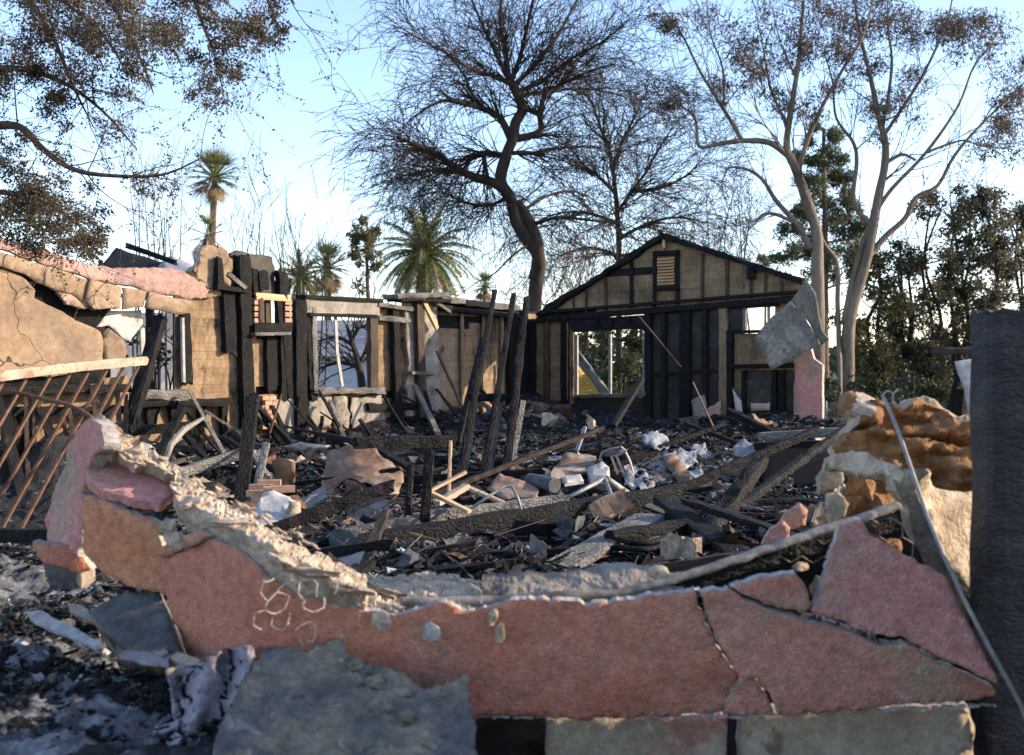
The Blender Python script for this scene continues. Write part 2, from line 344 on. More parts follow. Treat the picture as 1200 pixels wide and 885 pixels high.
SEED = [1]
def slab(name, poly, mp, nrm, thick, mats, parent=None, tag=None, step=8.0, jag=3.0, grid=None, holes=(), smooth=True, disp=None):
    """a plate cut to an outline. mp(u, v) -> front-face point, nrm = direction out of the front; mats = [front, edge, back]"""
    SEED[0] += 1; s = SEED[0]
    out = resample(poly, step, jag, s)
    V = list(out); faces_in = [list(range(len(out)))]; edges = []
    for h in holes:
        hh = resample(h, step, jag, s + 50); b = len(V); V += hh
        edges += [(b + i, b + (i + 1) % len(hh)) for i in range(len(hh))]
    xs = [p.x for p in out]; ys = [p.y for p in out]
    g = grid or step * 1.6
    x = min(xs)
    def inside(px, py):
        c = False; n = len(out)
        for i in range(n):
            a = out[i]; b = out[i - 1]
            if (a.y > py) != (b.y > py) and px < (b.x - a.x) * (py - a.y) / (b.y - a.y + 1e-12) + a.x: c = not c
        return c
    while x < max(xs):
        y = min(ys)
        while y < max(ys):
            p = Vector((x + U(-.3, .3) * g, y + U(-.3, .3) * g))
            if inside(p.x, p.y): V.append(p)
            y += g
        x += g
    eb = [(i, (i + 1) % len(out)) for i in range(len(out))] + edges
    r = delaunay_2d_cdt(V, eb, faces_in if not holes else [], 1 if not holes else 4, 1e-6)
    v2, fc = r[0], r[2]
    nrm = Vector(nrm).normalized()
    front = []
    for p in v2:
        q = mp(p.x, p.y)
        if disp: q = q + nrm * disp(p.x, p.y)
        front.append(q)
    # orient faces with nrm
    fs = []
    for f in fc:
        a, b, c = front[f[0]], front[f[1]], front[f[2]]
        fs.append(tuple(f) if (b - a).cross(c - a).dot(nrm) > 0 else tuple(reversed(f)))
    cnt = {}
    for f in fs:
        for i in range(len(f)):
            e = (f[i], f[(i + 1) % len(f)])
            cnt[e] = cnt.get(e, 0) + 1
    n = len(front)
    back = [p - nrm * thick * (1 + .15 * noise.noise(p * 9)) for p in front]
    m = MB()
    m.v = front + back
    for f in fs: m.f.append(f); m.m.append(0)
    for f in fs: m.f.append(tuple(i + n for i in reversed(f))); m.m.append(2)
    for (a, b) in cnt:
        if (b, a) not in cnt: m.f.append((b, a, a + n, b + n)); m.m.append(1)
    mats = list(mats) if isinstance(mats, (list, tuple)) else [mats]
    while len(mats) < 3: mats.append(mats[-1])
    o = m.build(name, mats, parent, tag)
    if smooth:
        fl = [mi != 1 for mi in m.m]
        o.data.polygons.foreach_set('use_smooth', fl)
    return o
def pxslab(name, poly, Yf, thick, mats, parent=None, tag=None, step=9.0, jag=3.0, nrm=None, rel=0.0, relscale=3.0, **k):
    """an outline with a depth for every corner region: Yf(px, py) in metres"""
    if not callable(Yf):
        y0 = Yf; Yf = lambda x, y: y0
    mp = lambda x, y: W(x, y, Yf(x, y))
    if nrm is None:
        cx = sum(p[0] for p in poly) / len(poly); cy = sum(p[1] for p in poly) / len(poly)
        a = mp(cx, cy); b = mp(cx + 10, cy); c = mp(cx, cy + 10)
        nrm = (c - a).cross(b - a).normalized()
        if nrm.dot(Vector((0, 0, CZ)) - a) < 0: nrm = -nrm
    disp = None
    if rel:
        o = R() * 30
        disp = lambda x, y: rel * nz(mp(x, y) + Vector((o, o, o)), relscale, 4)
    return slab(name, poly, mp, nrm, thick, mats, parent, tag, step, jag, disp=disp, **k)
def plane3(a, b, c):
    """depth function of the plane through three (px, py, Y) points"""
    A, B, C_ = W(*a), W(*b), W(*c); n = (B - A).cross(C_ - A)
    cpos = Vector((0, 0, CZ)); k = n.dot(A - cpos)
    return lambda x, y: k / n.dot(Vector(((x - CX) / F, 1, -(y - HY) / F)))

ICO = None
ICOS = {}
def ico(sub=2):
    if sub in ICOS: return ICOS[sub]
    import bmesh
    b = bmesh.new(); bmesh.ops.create_icosphere(b, subdivisions=sub, radius=1)
    v = [x.co.copy() for x in b.verts]; f = [tuple(w.index for w in x.verts) for x in b.faces]; b.free()
    ICOS[sub] = (v, f); return v, f
def chunk(name, c, sx, sy, sz, mat, parent=None, tag=None, amp=.35, rz=None, smooth=False, sub=2):
    v, f = ico(sub); o = Vector((R() * 40, R() * 40, R() * 40)); rz = R() * 6.28 if rz is None else rz
    m = MB(); M = Matrix.Rotation(rz, 3, 'Z') @ Matrix.Rotation(U(-.4, .4), 3, 'X')
    vs = []
    for p in v:
        k = 1 + amp * (noise.noise(p * 1.3 + o) + .5 * noise.noise(p * 3 + o) + (.35 * noise.noise(p * 7 + o) + .2 * noise.noise(p * 15 + o) if sub > 2 else 0))
        q = Vector((p.x * sx, p.y * sy, p.z * sz)) * k
        vs.append(Vector(c) + M @ q)
    m.add(vs, f); return m.build(name, mat, parent, tag, smooth)
def clip(poly, n, d):
    """keep the side n.p <= d of a 2-D polygon"""
    out = []
    for i in range(len(poly)):
        a = Vector(poly[i]); b = Vector(poly[(i + 1) % len(poly)]); da = a.dot(n) - d; db = b.dot(n) - d
        if da <= 0: out.append(a)
        if da * db < 0: out.append(a + (b - a) * (da / (da - db)))
    return out
def planks(fr, poly, h, th, d, mat, parent, split=0.35, name='plank', z0=None, gap=.0015, wob=.006, burnt=.0):
    """horizontal boards filling a polygon of wall coordinates, each its own object; d is the depth of the boards' front"""
    bk = MB(); nb = len(poly); bv = [fr.P(p[0], p[1], d - th - .012) for p in poly] + [fr.P(p[0], p[1], d - th - .03) for p in poly]
    bk.add(bv, [tuple(range(nb)), tuple(range(2 * nb - 1, nb - 1, -1))] + [(i, i + nb, (i + 1) % nb + nb, (i + 1) % nb) for i in range(nb)])
    bk.build('gap_light_block', MT['char'], parent)  # dark sheet added behind the boards to stop light through the gaps
    zs = [p[1] for p in poly]; z = (min(zs) if z0 is None else z0)
    while z < max(zs):
        row = clip(clip(poly, Vector((0, -1)), -(z + gap)), Vector((0, 1)), z + h - gap)
        if len(row) >= 3:
            ss = [p.x for p in row]; a, b = min(ss), max(ss); cuts = [a]
            if b - a > .7 and R() < split: cuts.append(a + (b - a) * U(.3, .7))
            if b - a > 1.6 and R() < split - .6: cuts = sorted(cuts + [a + (b - a) * U(.1, .9)])
            cuts.append(b)
            for i in range(len(cuts) - 1):
                pc = clip(clip(row, Vector((-1, 0)), -(cuts[i] + gap)), Vector((1, 0)), cuts[i + 1] - gap)
                if len(pc) < 3: continue
                dd = d + U(-wob, wob); m = MB(); n = len(pc); tl = U(-wob, wob)
                c = fr.P(sum(p.x for p in pc) / n, sum(p.y for p in pc) / n, dd)
                ax = fr.s; M = Matrix(((ax.x, fr.d.x, 0, c.x), (ax.y, fr.d.y, 0, c.y), (0, 0, 1, c.z), (0, 0, 0, 1)))
                cs, cz = sum(p.x for p in pc) / n, sum(p.y for p in pc) / n
                vs = [Vector((p.x - cs, tl * (p.y - cz) / h, p.y - cz)) for p in pc] + [Vector((p.x - cs, -th + tl * (p.y - cz) / h, p.y - cz)) for p in pc]
                fs = [tuple(range(n)), tuple(range(2 * n - 1, n - 1, -1))] + [(i2, i2 + n, (i2 + 1) % n + n, (i2 + 1) % n) for i2 in range(n)]
                m.add(vs, fs)
                rr = R(); pm = MT['char_fine'] if rr < burnt else (MT['tan_smoked'] if rr < burnt * 2 else mat)
                if rr > 1 - burnt * .4: continue
                me = m.mesh(name, pm)
                import bmesh
                bm = bmesh.new(); bm.from_mesh(me); bmesh.ops.recalc_face_normals(bm, faces=bm.faces); bm.to_mesh(me); bm.free()
                link(me, name, M, parent)
        z += h

# ------------------------------------------------------------------ ground and rubble
def sstep(a, b, x):
    t = max(0, min(1, (x - a) / (b - a))); return t * t * (3 - 2 * t)
def H(x, y):
    h = .07 + .10 * nz((x, y, 3), .55, 3) + .07 * nz((x, y, 9), 1.9, 3) + .035 * nz((x, y, 1), 6.0, 2)
    h += .28 * sstep(13, 20, y) * sstep(-3.5, .5, x)
    h += .22 * math.exp(-((x - 2.0) / 1.6) ** 2 - ((y - 12.5) / 2.5) ** 2)
    h += .16 * math.exp(-((x + 3.4) / 1.2) ** 2 - ((y - 6.6) / 1.5) ** 2)
    h += .62 * math.exp(-((x + 5.5) / 1.7) ** 2 - ((y - 12.4) / .9) ** 2) * (.8 + .5 * noise.noise(Vector((x * 1.7, y * 1.7, 9))))
    h += .12 * math.exp(-((x + 1.9) / .8) ** 2 - ((y - 4.7) / .9) ** 2)
    dl = (x - .32) * .8 - (y - 23.3) * .6; dg = -(x - .32) * .6 - (y - 23.3) * .8
    if x < 6: h += .42 * math.exp(-(dl / 1.1) ** 2) * (.7 + .6 * noise.noise(Vector((x * 1.3, y * 1.3, 4)))) + .2 * math.exp(-(dg / 1.0) ** 2)
    h = max(h, .012)
    return h - (h + .30) * (1 - sstep(4.75, 5.1, y)) * sstep(-.75, -.35, x) - (h + .3) * sstep(5.6, 7.0, x)
gm = MB()
gm.add([Vector(p) for p in ((-900, -60, -.32), (900, -60, -.32), (900, 1800, -.32), (-900, 1800, -.32))], [(0, 1, 2, 3)])
settag(gm.build('ground', MT['soil']), kind='structure')
rm = MB()
ys = [2.6]
while ys[-1] < 24.6: ys.append(ys[-1] + .012 + ys[-1] * .0052)
nxr = 300; vs = []
for y in ys:
    for i in range(nxr + 1):
        t = i / nxr; x = -(.62 * y + 1.3) + t * (1.12 * y + 2.4) ; x = max(-12.5, min(7.2, x))
        e = min(1, (min(i, nxr - i)) / 8.0)
        hh = H(x, y) + (.022 * abs(noise.noise(Vector((x * 21, y * 21, 0)))) + .03 * max(0, noise.cell(Vector((x * 9, y * 9, 0)))) * (noise.noise(Vector((x * 4, y * 4, 7))) > .1))
        # the rubble ends outside the gable wall line
        vs.append(Vector((x, y, hh * e + (1 - e) * -.34)))
fs = []
for j in range(len(ys) - 1):
    for i in range(nxr):
        a = j * (nxr + 1) + i; fs.append((a, a + 1, a + nxr + 2, a + nxr + 1))
rm.add(vs, fs)
rub = rm.build('ash_rubble', MT['rubble'])
settag(rub, 'black and grey ash rubble covering the floor of the burnt house', 'rubble', None, 'stuff')


# ------------------------------------------------------------------ the two standing walls of the burnt house
CORNER = (.32, 23.3); u_ = Vector((.6, .8)); v_ = Vector((.8, -.6))
FL = Frame(CORNER, -u_, v_)          # side wall, runs from the far corner towards the left
FG = Frame(CORNER, v_, -u_)          # gable wall, runs from the far corner towards the right
def stud(fr, par, x0, y0, x1, y1, wpx, dep=.10, d=.0, mat='char', name='stud', rough=.16, taper=(1, 1), q=3, zb=None):
    s0, z0 = fr.hit(x0, y0, d); s1, z1 = fr.hit(x1, y1, d)
    if zb is not None: z1 = zb
    p0 = fr.P(s1, z1, d); p1 = fr.P(s0, z0, d)
    Y = p0.y; vert = abs(z0 - z1) > abs(s0 - s1)
    w = wpx / F * Y
    if vert: w /= max(.3, abs(fr.s.x) + .0) * (1.15 if fr is FL else 1)
    return beam(name, p0, p1, w, dep, MT[mat], par, side=(fr.s if vert else Vector((0, 0, 1))), rough=rough, taper=taper, q=q, seg=.18)
def wpoly(fr, pts, d): return [fr.hit(x, y, d) for x, y in pts]
def wslab(name, fr, par, pts, d, th, mats, jag=2.0, rel=0.01, step=3.5, holes=(), relscale=4):
    mp = lambda x, y: fr.P(*fr.hit(x, y, d), d)
    o = R() * 20; rel *= .4
    return slab(name, pts, mp, fr.d, th, mats, par, None, step, jag, disp=(lambda x, y: rel * nz(mp(x, y) + Vector((o, o, o)), relscale, 3)), holes=holes)

lw = thing('burnt_side_wall', FL.P(4.5, 0), 'long sunlit tan side wall of the burnt house with charred studs', 'wall')
D0 = -.06
for pts, mat in (([(150, 468), (298, 468), (298, 548), (150, 560)], 'tan'),
                 ([(205, 345), (300, 345), (300, 468), (205, 468)], 'tan'),
                 ([(300, 382), (346, 380), (346, 470), (300, 470)], 'tan'),
                 ([(298, 470), (362, 470), (362, 540), (298, 545)], 'tan'),
                 ([(346, 352), (362, 352), (362, 470), (346, 470)], 'tan_smoked'),
                 ([(362, 456), (442, 456), (442, 530), (362, 530)], 'tan_smoked'),
                 ([(441, 358), (492, 358), (492, 520), (441, 522)], 'tan'),
                 ([(492, 352), (634, 366), (634, 505), (492, 512)], 'tan')):
    planks(FL, wpoly(FL, pts, D0), .125, .025, D0, MT[mat], lw, .2, burnt=.03)
# crumbling upper part at the tall end
wslab('plaster_patch', FL, lw, [(228, 348), (229, 318), (236, 295), (243, 287), (256, 290), (268, 294), (272, 312), (271, 346)], .02, .16, [MT['tan_plaster'], MT['cream'], MT['tan_plaster']], 4, .05)
wslab('upper_siding', FL, lw, [(271, 345), (271, 298), (278, 294), (294, 297), (319, 301), (322, 320), (324, 346)], -.03, .05, [MT['dark_board'], MT['char'], MT['char']], 2.5, .02)
stud(FL, lw, 256, 303, 257, 336, 8, .12, .10, q=2, taper=(1, .6))
stud(FL, lw, 281, 305, 282, 332, 8, .10, .03)
stud(FL, lw, 307, 318, 308, 340, 10, .10, .03)
stud(FL, lw, 329, 319, 330, 350, 8, .12, .03)
stud(FL, lw, 331, 320, 333, 470, 9, .09, -.01)
stud(FL, lw, 252, 336, 288, 341, 6, .10, .12, name='blocking')
stud(FL, lw, 267, 321, 287, 338, 5, .08, .16, name='brace', mat='char_ashy')
stud(FL, lw, 266, 342, 269, 412, 11, .10, .02)  # black bar standing in for the shade of an open cavity
wslab('plaster_patch', FL, lw, [(271, 344), (279, 345), (281, 400), (283, 425), (272, 412)], -.01, .03, [MT['grey_plaster'], MT['cream'], MT['cream']], 2, .01)
stud(FL, lw, 284, 300, 290, 500, 12, .14, .05, rough=.16)
stud(FL, lw, 297, 316, 301, 385, 6, .10, .0)  # black bar in place of a dark slot in the wall
# small window high in the wall, its charred frame and the burnt header below
stud(FL, lw, 297, 347, 338, 350, 8, .12, .03, 'wood', 'window_header', .05)
stud(FL, lw, 304, 350, 305, 380, 5, .10, .04, 'char_brown', 'window_jamb')
stud(FL, lw, 326, 352, 327, 380, 5, .10, .04, 'char', 'window_jamb')
stud(FL, lw, 313, 352, 314, 380, 6, .06, -.04, 'char_brown', 'window_jamb')
stud(FL, lw, 295, 386, 338, 385, 13, .22, .10, 'char', 'window_sill', .2, q=3)
stud(FL, lw, 296, 392, 338, 391, 4, .14, .16, 'char_ashy', 'blocking', .2)
for a in (300, 309, 322, 336):                       # stacked brick ends beside the little window
    for j in range(4):
        if a in (309, 322): continue
        s0, z0 = FL.hit(a - 5, 352 + j * 7, 0); s1, z1 = FL.hit(a + 3, 357.5 + j * 7, 0)
        m = MB(); m.box(FL.P((s0 + s1) / 2, (z0 + z1) / 2, .02), FL.s * abs(s1 - s0) / 2, FL.d * .05, Vector((0, 0, abs(z0 - z1) / 2)))
        m.build('brick', MT['brick'], lw)
stud(FL, lw, 316, 392, 317, 458, 10, .10, .0)
stud(FL, lw, 335, 392, 341, 466, 10, .10, .0)
for r_ in range(7):                                   # bared brickwork under it
    for c_ in range(2):
        x = 304 + c_ * 8.5 + (r_ % 2) * 3; y = 464 + r_ * 5.6
        s0, z0 = FL.hit(x, y, 0); s1, z1 = FL.hit(x + 7.6, y + 4.8, 0)
        m = MB(); m.box(FL.P((s0 + s1) / 2, (z0 + z1) / 2, .03 + U(-.01, .01)), FL.s * abs(s1 - s0) / 2, FL.d * .05, Vector((0, 0, abs(z0 - z1) / 2)))
        m.build('brick', MT['brick'], lw)
wslab('plaster_patch', FL, lw, [(322, 468), (344, 466), (350, 500), (352, 535), (318, 540), (316, 500)], .03, .03, [MT['grey_plaster'], MT['cream'], MT['cream']], 3, .02)
# big window
stud(FL, lw, 350, 352, 352, 520, 12, .14, .04)
stud(FL, lw, 358, 350, 366, 470, 7, .12, .03, rough=.2)
stud(FL, lw, 366, 360, 368, 460, 5, .12, .05, 'char_ashy', 'window_jamb')
stud(FL, lw, 355, 358, 442, 362, 17, .10, .05, 'grey_plaster', 'window_header', .06, q=3)
stud(FL, lw, 352, 348, 444, 353, 5, .24, .02, 'char', 'top_plate', .15)
stud(FL, lw, 360, 368.5, 440, 371, 4, .12, .06, 'char', 'window_header', .2)
stud(FL, lw, 436, 370, 437, 462, 9, .12, .04, 'char_brown', 'window_jamb')
wf = stud(FL, lw, 393, 371, 395, 415, 3.2, .03, .0, 'steel', 'window_mullion', .03)
stud(FL, lw, 395, 414, 401, 453, 3.2, .03, .0, 'steel', 'window_mullion', .03)
stud(FL, lw, 364, 458, 446, 458, 7, .22, .05, 'char_ashy', 'window_sill', .3, q=3)
wslab('plaster_patch', FL, lw, [(362, 464), (388, 462), (392, 480), (389, 502), (362, 505)], .03, .03, [MT['grey_plaster'], MT['cream'], MT['cream']], 3, .02)
wslab('plaster_patch', FL, lw, [(392, 466), (405, 465), (410, 485), (406, 505), (393, 508)], .06, .05, [MT['cement'], MT['cream'], MT['cream']], 3, .04)
wslab('plaster_patch', FL, lw, [(412, 466), (448, 463), (452, 500), (430, 506), (412, 503)], .02, .03, [MT['grey_plaster'], MT['char'], MT['char']], 3, .02)
stud(FL, lw, 440, 357, 482, 363, 5, .2, .03, 'char_ashy', 'top_plate', .2)
stud(FL, lw, 442, 373, 480, 376, 6, .10, .05, 'char_ashy', 'blocking', .25)
stud(FL, lw, 462, 365, 466, 500, 8, .12, .04)
stud(FL, lw, 430, 478, 490, 476, 9, .10, .05, 'char', 'blocking', .3)
# pier with its torn cap
wslab('plaster_pier', FL, lw, [(474, 366), (478, 350), (500, 346), (512, 350), (514, 400), (516, 470), (518, 512), (474, 514), (478, 430)], .06, .14, [MT['grey_plaster'], MT['tan_plaster'], MT['tan_plaster']], 3, .04)
stud(FL, lw, 491, 355, 495, 512, 9, .10, .14, 'char_brown')
stud(FL, lw, 480, 437, 508, 438, 4, .14, .14, 'char_ashy', 'blocking', .2)
stud(FL, lw, 458, 348, 516, 346, 6, .4, .1, 'char_ashy', 'torn_cap', .35, q=3)
stud(FL, lw, 462, 352, 520, 353, 4, .36, .12, 'char', 'torn_cap', .35, q=3)
stud(FL, lw, 495, 350, 512, 385, 4, .05, .2, 'wood', 'split_lath', .2)
stud(FL, lw, 502, 348, 528, 366, 4, .05, .2, 'char_ashy', 'split_lath', .2)
for k, (a, b) in enumerate(((514, 545), (542, 572), (569, 606))):
    stud(FL, lw, a, 351 + k * 3.5, b, 354 + k * 3.5, 7, .22, .03, ('char_ashy', 'char', 'char_ashy')[k], 'top_plate', .25, q=3)
    stud(FL, lw, a, 361 + k * 3, b, 364 + k * 3, 6, .18, .06, 'char', 'top_plate', .25, q=3)
for x in (541, 566, 588):
    stud(FL, lw, x, 366, x + 1, 500, 3.5, .05, .0, 'tan_smoked', 'stud', .05)
stud(FL, lw, 600, 364, 602, 500, 12, .12, .06)
stud(FL, lw, 612, 364, 613, 500, 9, .14, .05)
# low end: sills and blocking under the lost window
stud(FL, lw, 150, 463, 215, 463, 12, .25, .08, 'char_ashy', 'window_sill', .25, q=3)
stud(FL, lw, 128, 474, 268, 471, 8, .16, .1, 'char', 'blocking', .3, q=3)
stud(FL, lw, 216, 368, 219, 450, 8, .12, .06, 'char', 'window_jamb', .12)
stud(FL, lw, 213.5, 372, 215, 448, 2.5, .05, .1, 'steel', 'window_frame', .02)
stud(FL, lw, 166, 385, 168, 447, 4, .05, .06, 'steel', 'window_frame', .02)
for x, y0, y1, w in ((178, 478, 508, 12), (203, 478, 500, 7), (236, 478, 540, 6), (262, 476, 530, 8)):
    stud(FL, lw, x, y0, x - 1, y1, w, .10, .02, 'char', 'stud', .3, taper=(.5, 1))

# ---- gable wall
gw = thing('burnt_gable_wall', FG.P(3.1, 0), 'standing gable end wall with soot black studs and a louvred vent', 'wall')
tri = wpoly(FG, [(634, 371), (778, 279), (941, 333), (944, 347)], 0)
planks(FG, tri, .15, .025, -.02, MT['tan_smoked'], gw, 1.0, burnt=.05)
# boards under the plate, round the two windows and the little door panel
for pts, mat in (([(618, 374), (672, 371), (672, 500), (618, 500)], 'tan_smoked'),
                 ([(672, 466), (757, 466), (757, 505), (672, 505)], 'dark_board'),
                 ([(757, 364), (850, 356), (850, 512), (757, 508)], 'dark_board'),
                 ([(850, 388), (872, 388), (872, 515), (850, 515)], 'tan_smoked'),
                 ([(850, 356), (872, 355), (872, 388), (850, 388)], 'dark_board'),
                 ([(872, 391), (932, 391), (932, 434), (872, 434)], 'tan_smoked'),
                 ([(908, 352), (944, 350), (944, 391), (908, 391)], 'tan_smoked'),
                 ([(872, 434), (932, 434), (932, 515), (872, 515)], 'dark_board')):
    planks(FG, wpoly(FG, pts, -.02), .21, .025, -.02, MT[mat], gw, .4)
GS = lambda *a, **k: stud(FG, gw, *(a[:9] + ((a[9] * 1.8,) if len(a) > 9 else ())), **k)
GS(631, 370, 780, 276, 7, .16, .02, 'char', 'rafter', .26, q=3)
GS(776, 276, 943, 331, 6, .16, .02, 'char', 'rafter', .30, q=3)
GS(630, 375, 946, 349, 8, .12, .05, 'char', 'top_plate', .08, q=3)
GS(634, 366, 946, 341, 4, .10, .03, 'char_fine', 'top_plate', .08)
GS(672, 382, 757, 377, 16, .10, .03, 'char_fine', 'window_header', .05, q=3)
for x, y0, y1, w, mt in ((653, 360, 369, 3, 'char_brown'), (672, 349, 367, 3, 'char_brown'), (687, 340, 367, 3.5, 'char_brown'), (710, 326, 366, 5, 'char_brown'), (740, 306, 361, 7, 'char'),
                     (767, 295, 359, 7, 'char'), (794, 293, 357, 8, 'char'), (823, 297, 354, 6, 'char'), (852, 305, 352, 6, 'char_brown'), (880, 315, 350, 5, 'char_brown'), (897, 321, 348, 5, 'char_brown'), (916, 330, 346, 4, 'char_brown')):
    GS(x, y0, x, y1, w * .55, .03, .0, mt if w > 6.5 else 'char_brown', 'stud', .08)
GS(880, 314, 880, 327, 9, .10, .05, 'char', 'blocking', .2)
vt = GS(768, 297, 795, 296, 6, .09, .04, 'char', 'vent_frame', .1)
GS(769, 338, 794, 337, 5, .09, .03, 'char', 'vent_frame', .1)
for i in range(9):                                    # louvre slats
    y = 304 + i * 3.6; s0, z0 = FG.hit(770.5, y, .03); s1, z1 = FG.hit(790, y - .8, .03)
    beam('vent_slat', FG.P(s0, z0, .03), FG.P(s1, z0, .03), .065, .014, MT['louver'], vt, side=FG.d * .75 + Vector((0, 0, -.66)), rough=.04, q=1)
GS(777.5, 276, 778, 290, 3, .03, .05, 'wood', 'split_lath', .1)
for x, w, y0, mt in ((622, 14, 376, 'char'), (641, 7, 374, 'char_brown'), (662, 10, 373, 'char'), (760, 9, 366, 'char'), (778, 6, 364, 'char_fine'), (803, 14, 362, 'char'), (826, 7, 360, 'char_fine'), (848, 10, 357, 'tan_smoked'), (856, 7, 388, 'char'),
                     (872, 5, 434, 'char'), (908, 6, 434, 'char'), (916, 8, 434, 'char')):
    GS(x, y0, x, 505, w * .8, .10, .03, mt, 'stud', .08, zb=.1)
GS(700, 374, 700, 381, 4, .08, .09, 'char', 'stud', .1); GS(716, 373, 716, 384, 4, .08, .09, 'char', 'stud', .1); GS(737, 371, 737, 380, 4, .08, .09, 'char', 'stud', .1)
GS(762, 439, 848, 433, 4, .08, .02, 'char_fine', 'blocking', .1)
GS(850, 430, 930, 428, 5, .10, .03, 'char', 'blocking', .1)
GS(852, 389, 908, 388, 3.5, .10, .03, 'char', 'window_sill', .15)
GS(869, 360, 912, 357, 4, .10, .03, 'char', 'window_header', .15)
GS(873, 361, 873, 388, 3, .08, .04, 'char_ashy', 'window_jamb', .05); GS(901, 360, 901, 388, 2.5, .05, .0, 'steel', 'window_mullion', .05)
GS(672, 465, 758, 462, 4, .16, .06, 'char_ashy', 'window_sill', .15)
GS(676, 393, 676, 464, 2.6, .05, .0, 'steel', 'window_frame', .03); GS(715, 392, 715, 464, 3, .05, .0, 'steel', 'window_mullion', .03); GS(755, 390, 755, 463, 2.6, .05, .0, 'steel', 'window_frame', .03)
wslab('plaster_patch', FG, gw, [(872, 445), (908, 445), (908, 480), (874, 480)], .04, .03, [MT['dark_board'], MT['char'], MT['char']], .5, .004)
wslab('plaster_patch', FG, gw, [(880, 473), (902, 472), (902, 481), (880, 482)], .07, .02, [MT['old_wall'], MT['cream'], MT['cream']], 1, .004)
wslab('plaster_patch', FG, gw, [(858, 455), (868, 470), (870, 490), (862, 480)], .1, .02, [MT['white'], MT['cream'], MT['cream']], 1, .01)
wslab('plaster_patch', FG, gw, [(810, 470), (824, 463), (828, 480), (829, 505), (814, 505)], .16, .05, [MT['grey_plaster'], MT['cream'], MT['cream']], 2, .03)
wslab('plaster_patch', FG, gw, [(829, 478), (843, 470), (845, 505), (829, 508)], .16, .05, [MT['pink_dusty'], MT['cream'], MT['cream']], 2, .03)
# pink stucco return at the free end of the gable wall
s0, _ = FG.hit(932, 450, 0); s1, _ = FG.hit(964, 450, 0)
m = MB()
pA = FG.P(s0, 0, .04); pB = W(964, 450, FG.P(s1, 0, 0).y); pB.z = 0
ax = (pB - pA); hl = ax.length; ax.normalize(); ay = Vector((-ax.y, ax.x, 0))
mpp = lambda x, z: pA + ax * x + Vector((0, 0, z)) + ay * (-.02)
slab('stucco_corner', [(0, .0), (hl, .0), (hl, 1.5), (hl * .7, 1.62), (hl * .3, 2.3), (0, 2.45)], mpp, Vector((ax.y, -ax.x, 0)), .12, [MT['pink_dusty'], MT['plaster_edge'], MT['pink_dusty']], gw, step=.1, jag=.02)
# hanging torn sheet: two faces of a folded cement panel
hp = thing('hanging_cement_panel', W(940, 435, 18.2), 'grey folded cement panel hanging from the right end of the gable wall', 'panel')
y0 = FG.P(*FG.hit(905, 390), 0).y
pf = plane3((883, 395, y0 - .5), (928, 352, y0 - .75), (902, 433, y0 - .75))
pxslab('panel_face', [(883, 395), (905, 371), (926, 353), (940, 367), (952, 388), (961, 405), (930, 420), (903, 433), (895, 416)], pf, .03, [MT['cement'], MT['cement'], MT['cement']], hp, step=5, jag=1.2, rel=.02, holes=[[(907, 380), (911, 378), (911, 387), (907, 388)]])
pf2 = plane3((926, 353, y0 - .74), (961, 405, pf(961, 405)), (943, 328, y0 - 1.25))
pxslab('panel_return', [(926.5, 353), (936, 340), (944, 327), (955, 345), (957, 365), (963, 385), (971, 398), (961.5, 405), (941, 367)], pf2, .03, [MT['cement'], MT['cement'], MT['pink']], hp, step=5, jag=1.5, rel=.02, holes=[[(943, 357), (949, 358), (952, 369), (946, 366)]])

# ---- cracked, sagging stucco wall at the left end
cw = thing('cracked_stucco_wall', W(60, 500, 13.2), 'sagging tan plaster wall with wide cracks under a pink stucco band', 'wall')
yc = lambda x, y: 12.6 + (x / 245) * 2.2 + (425 - y) / 145 * .15
def yband(x, y):
    return yc(x, y) - .10 + .20 * max(0, (330 - y)) / 50
pxslab('pink_band', [(-60, 245), (0, 277), (25, 286), (60, 296), (100, 308), (140, 315), (200, 313), (228, 325), (247, 341), (236, 350), (222, 351), (190, 344), (150, 335), (105, 326), (60, 312), (0, 292), (-60, 275)], yband, .035, [MT['pink_old'], MT['cream'], MT['cream']], cw, step=4, jag=2.5, rel=.02, relscale=2.5)
TP = [MT['tan_plaster'], MT['cream'], MT['tan_plaster']]
pxslab('plaster_panel', [(-60, 277), (0, 294), (60, 314), (105, 328), (104, 360), (85, 344), (64, 340), (30, 322), (10, 314), (-60, 300)], lambda x, y: yc(x, y) - .06, .03, TP, cw, step=6, jag=1.6, rel=.012)
pxslab('plaster_panel', [(106, 328), (142, 336), (142, 362), (112, 362), (100, 352)], lambda x, y: yc(x, y) - .10, .03, TP, cw, step=5, jag=1.2, rel=.01)
pxslab('plaster_panel', [(144, 336), (173, 342), (168, 360), (144, 363)], lambda x, y: yc(x, y) - .09, .03, TP, cw, step=5, jag=1.2, rel=.01)
pxslab('plaster_panel', [(175, 342), (222, 353), (229, 357), (213, 368), (200, 366), (170, 361)], lambda x, y: yc(x, y) - .12, .03, [MT['tan_plaster'], MT['cream'], MT['cream']], cw, step=5, jag=2.0, rel=.012)
pxslab('plaster_panel', [(-60, 303), (8, 316), (28, 324), (42, 340), (40, 349), (68, 363), (90, 376), (118, 389), (122, 400), (120, 430), (60, 441), (-60, 447)], yc, .03, TP, cw, step=6, jag=2.0, rel=.012)
pxslab('plaster_panel', [(67, 340), (86, 346), (112, 364), (110, 360), (100, 362), (78, 357)], lambda x, y: yc(x, y) - .04, .06, TP, cw, step=4, jag=1.2, rel=.01)
pxslab('plaster_panel', [(122, 390), (128, 384), (146, 400), (148, 415), (146, 424), (124, 428)], yc, .06, TP, cw, step=4, jag=1.2, rel=.01)
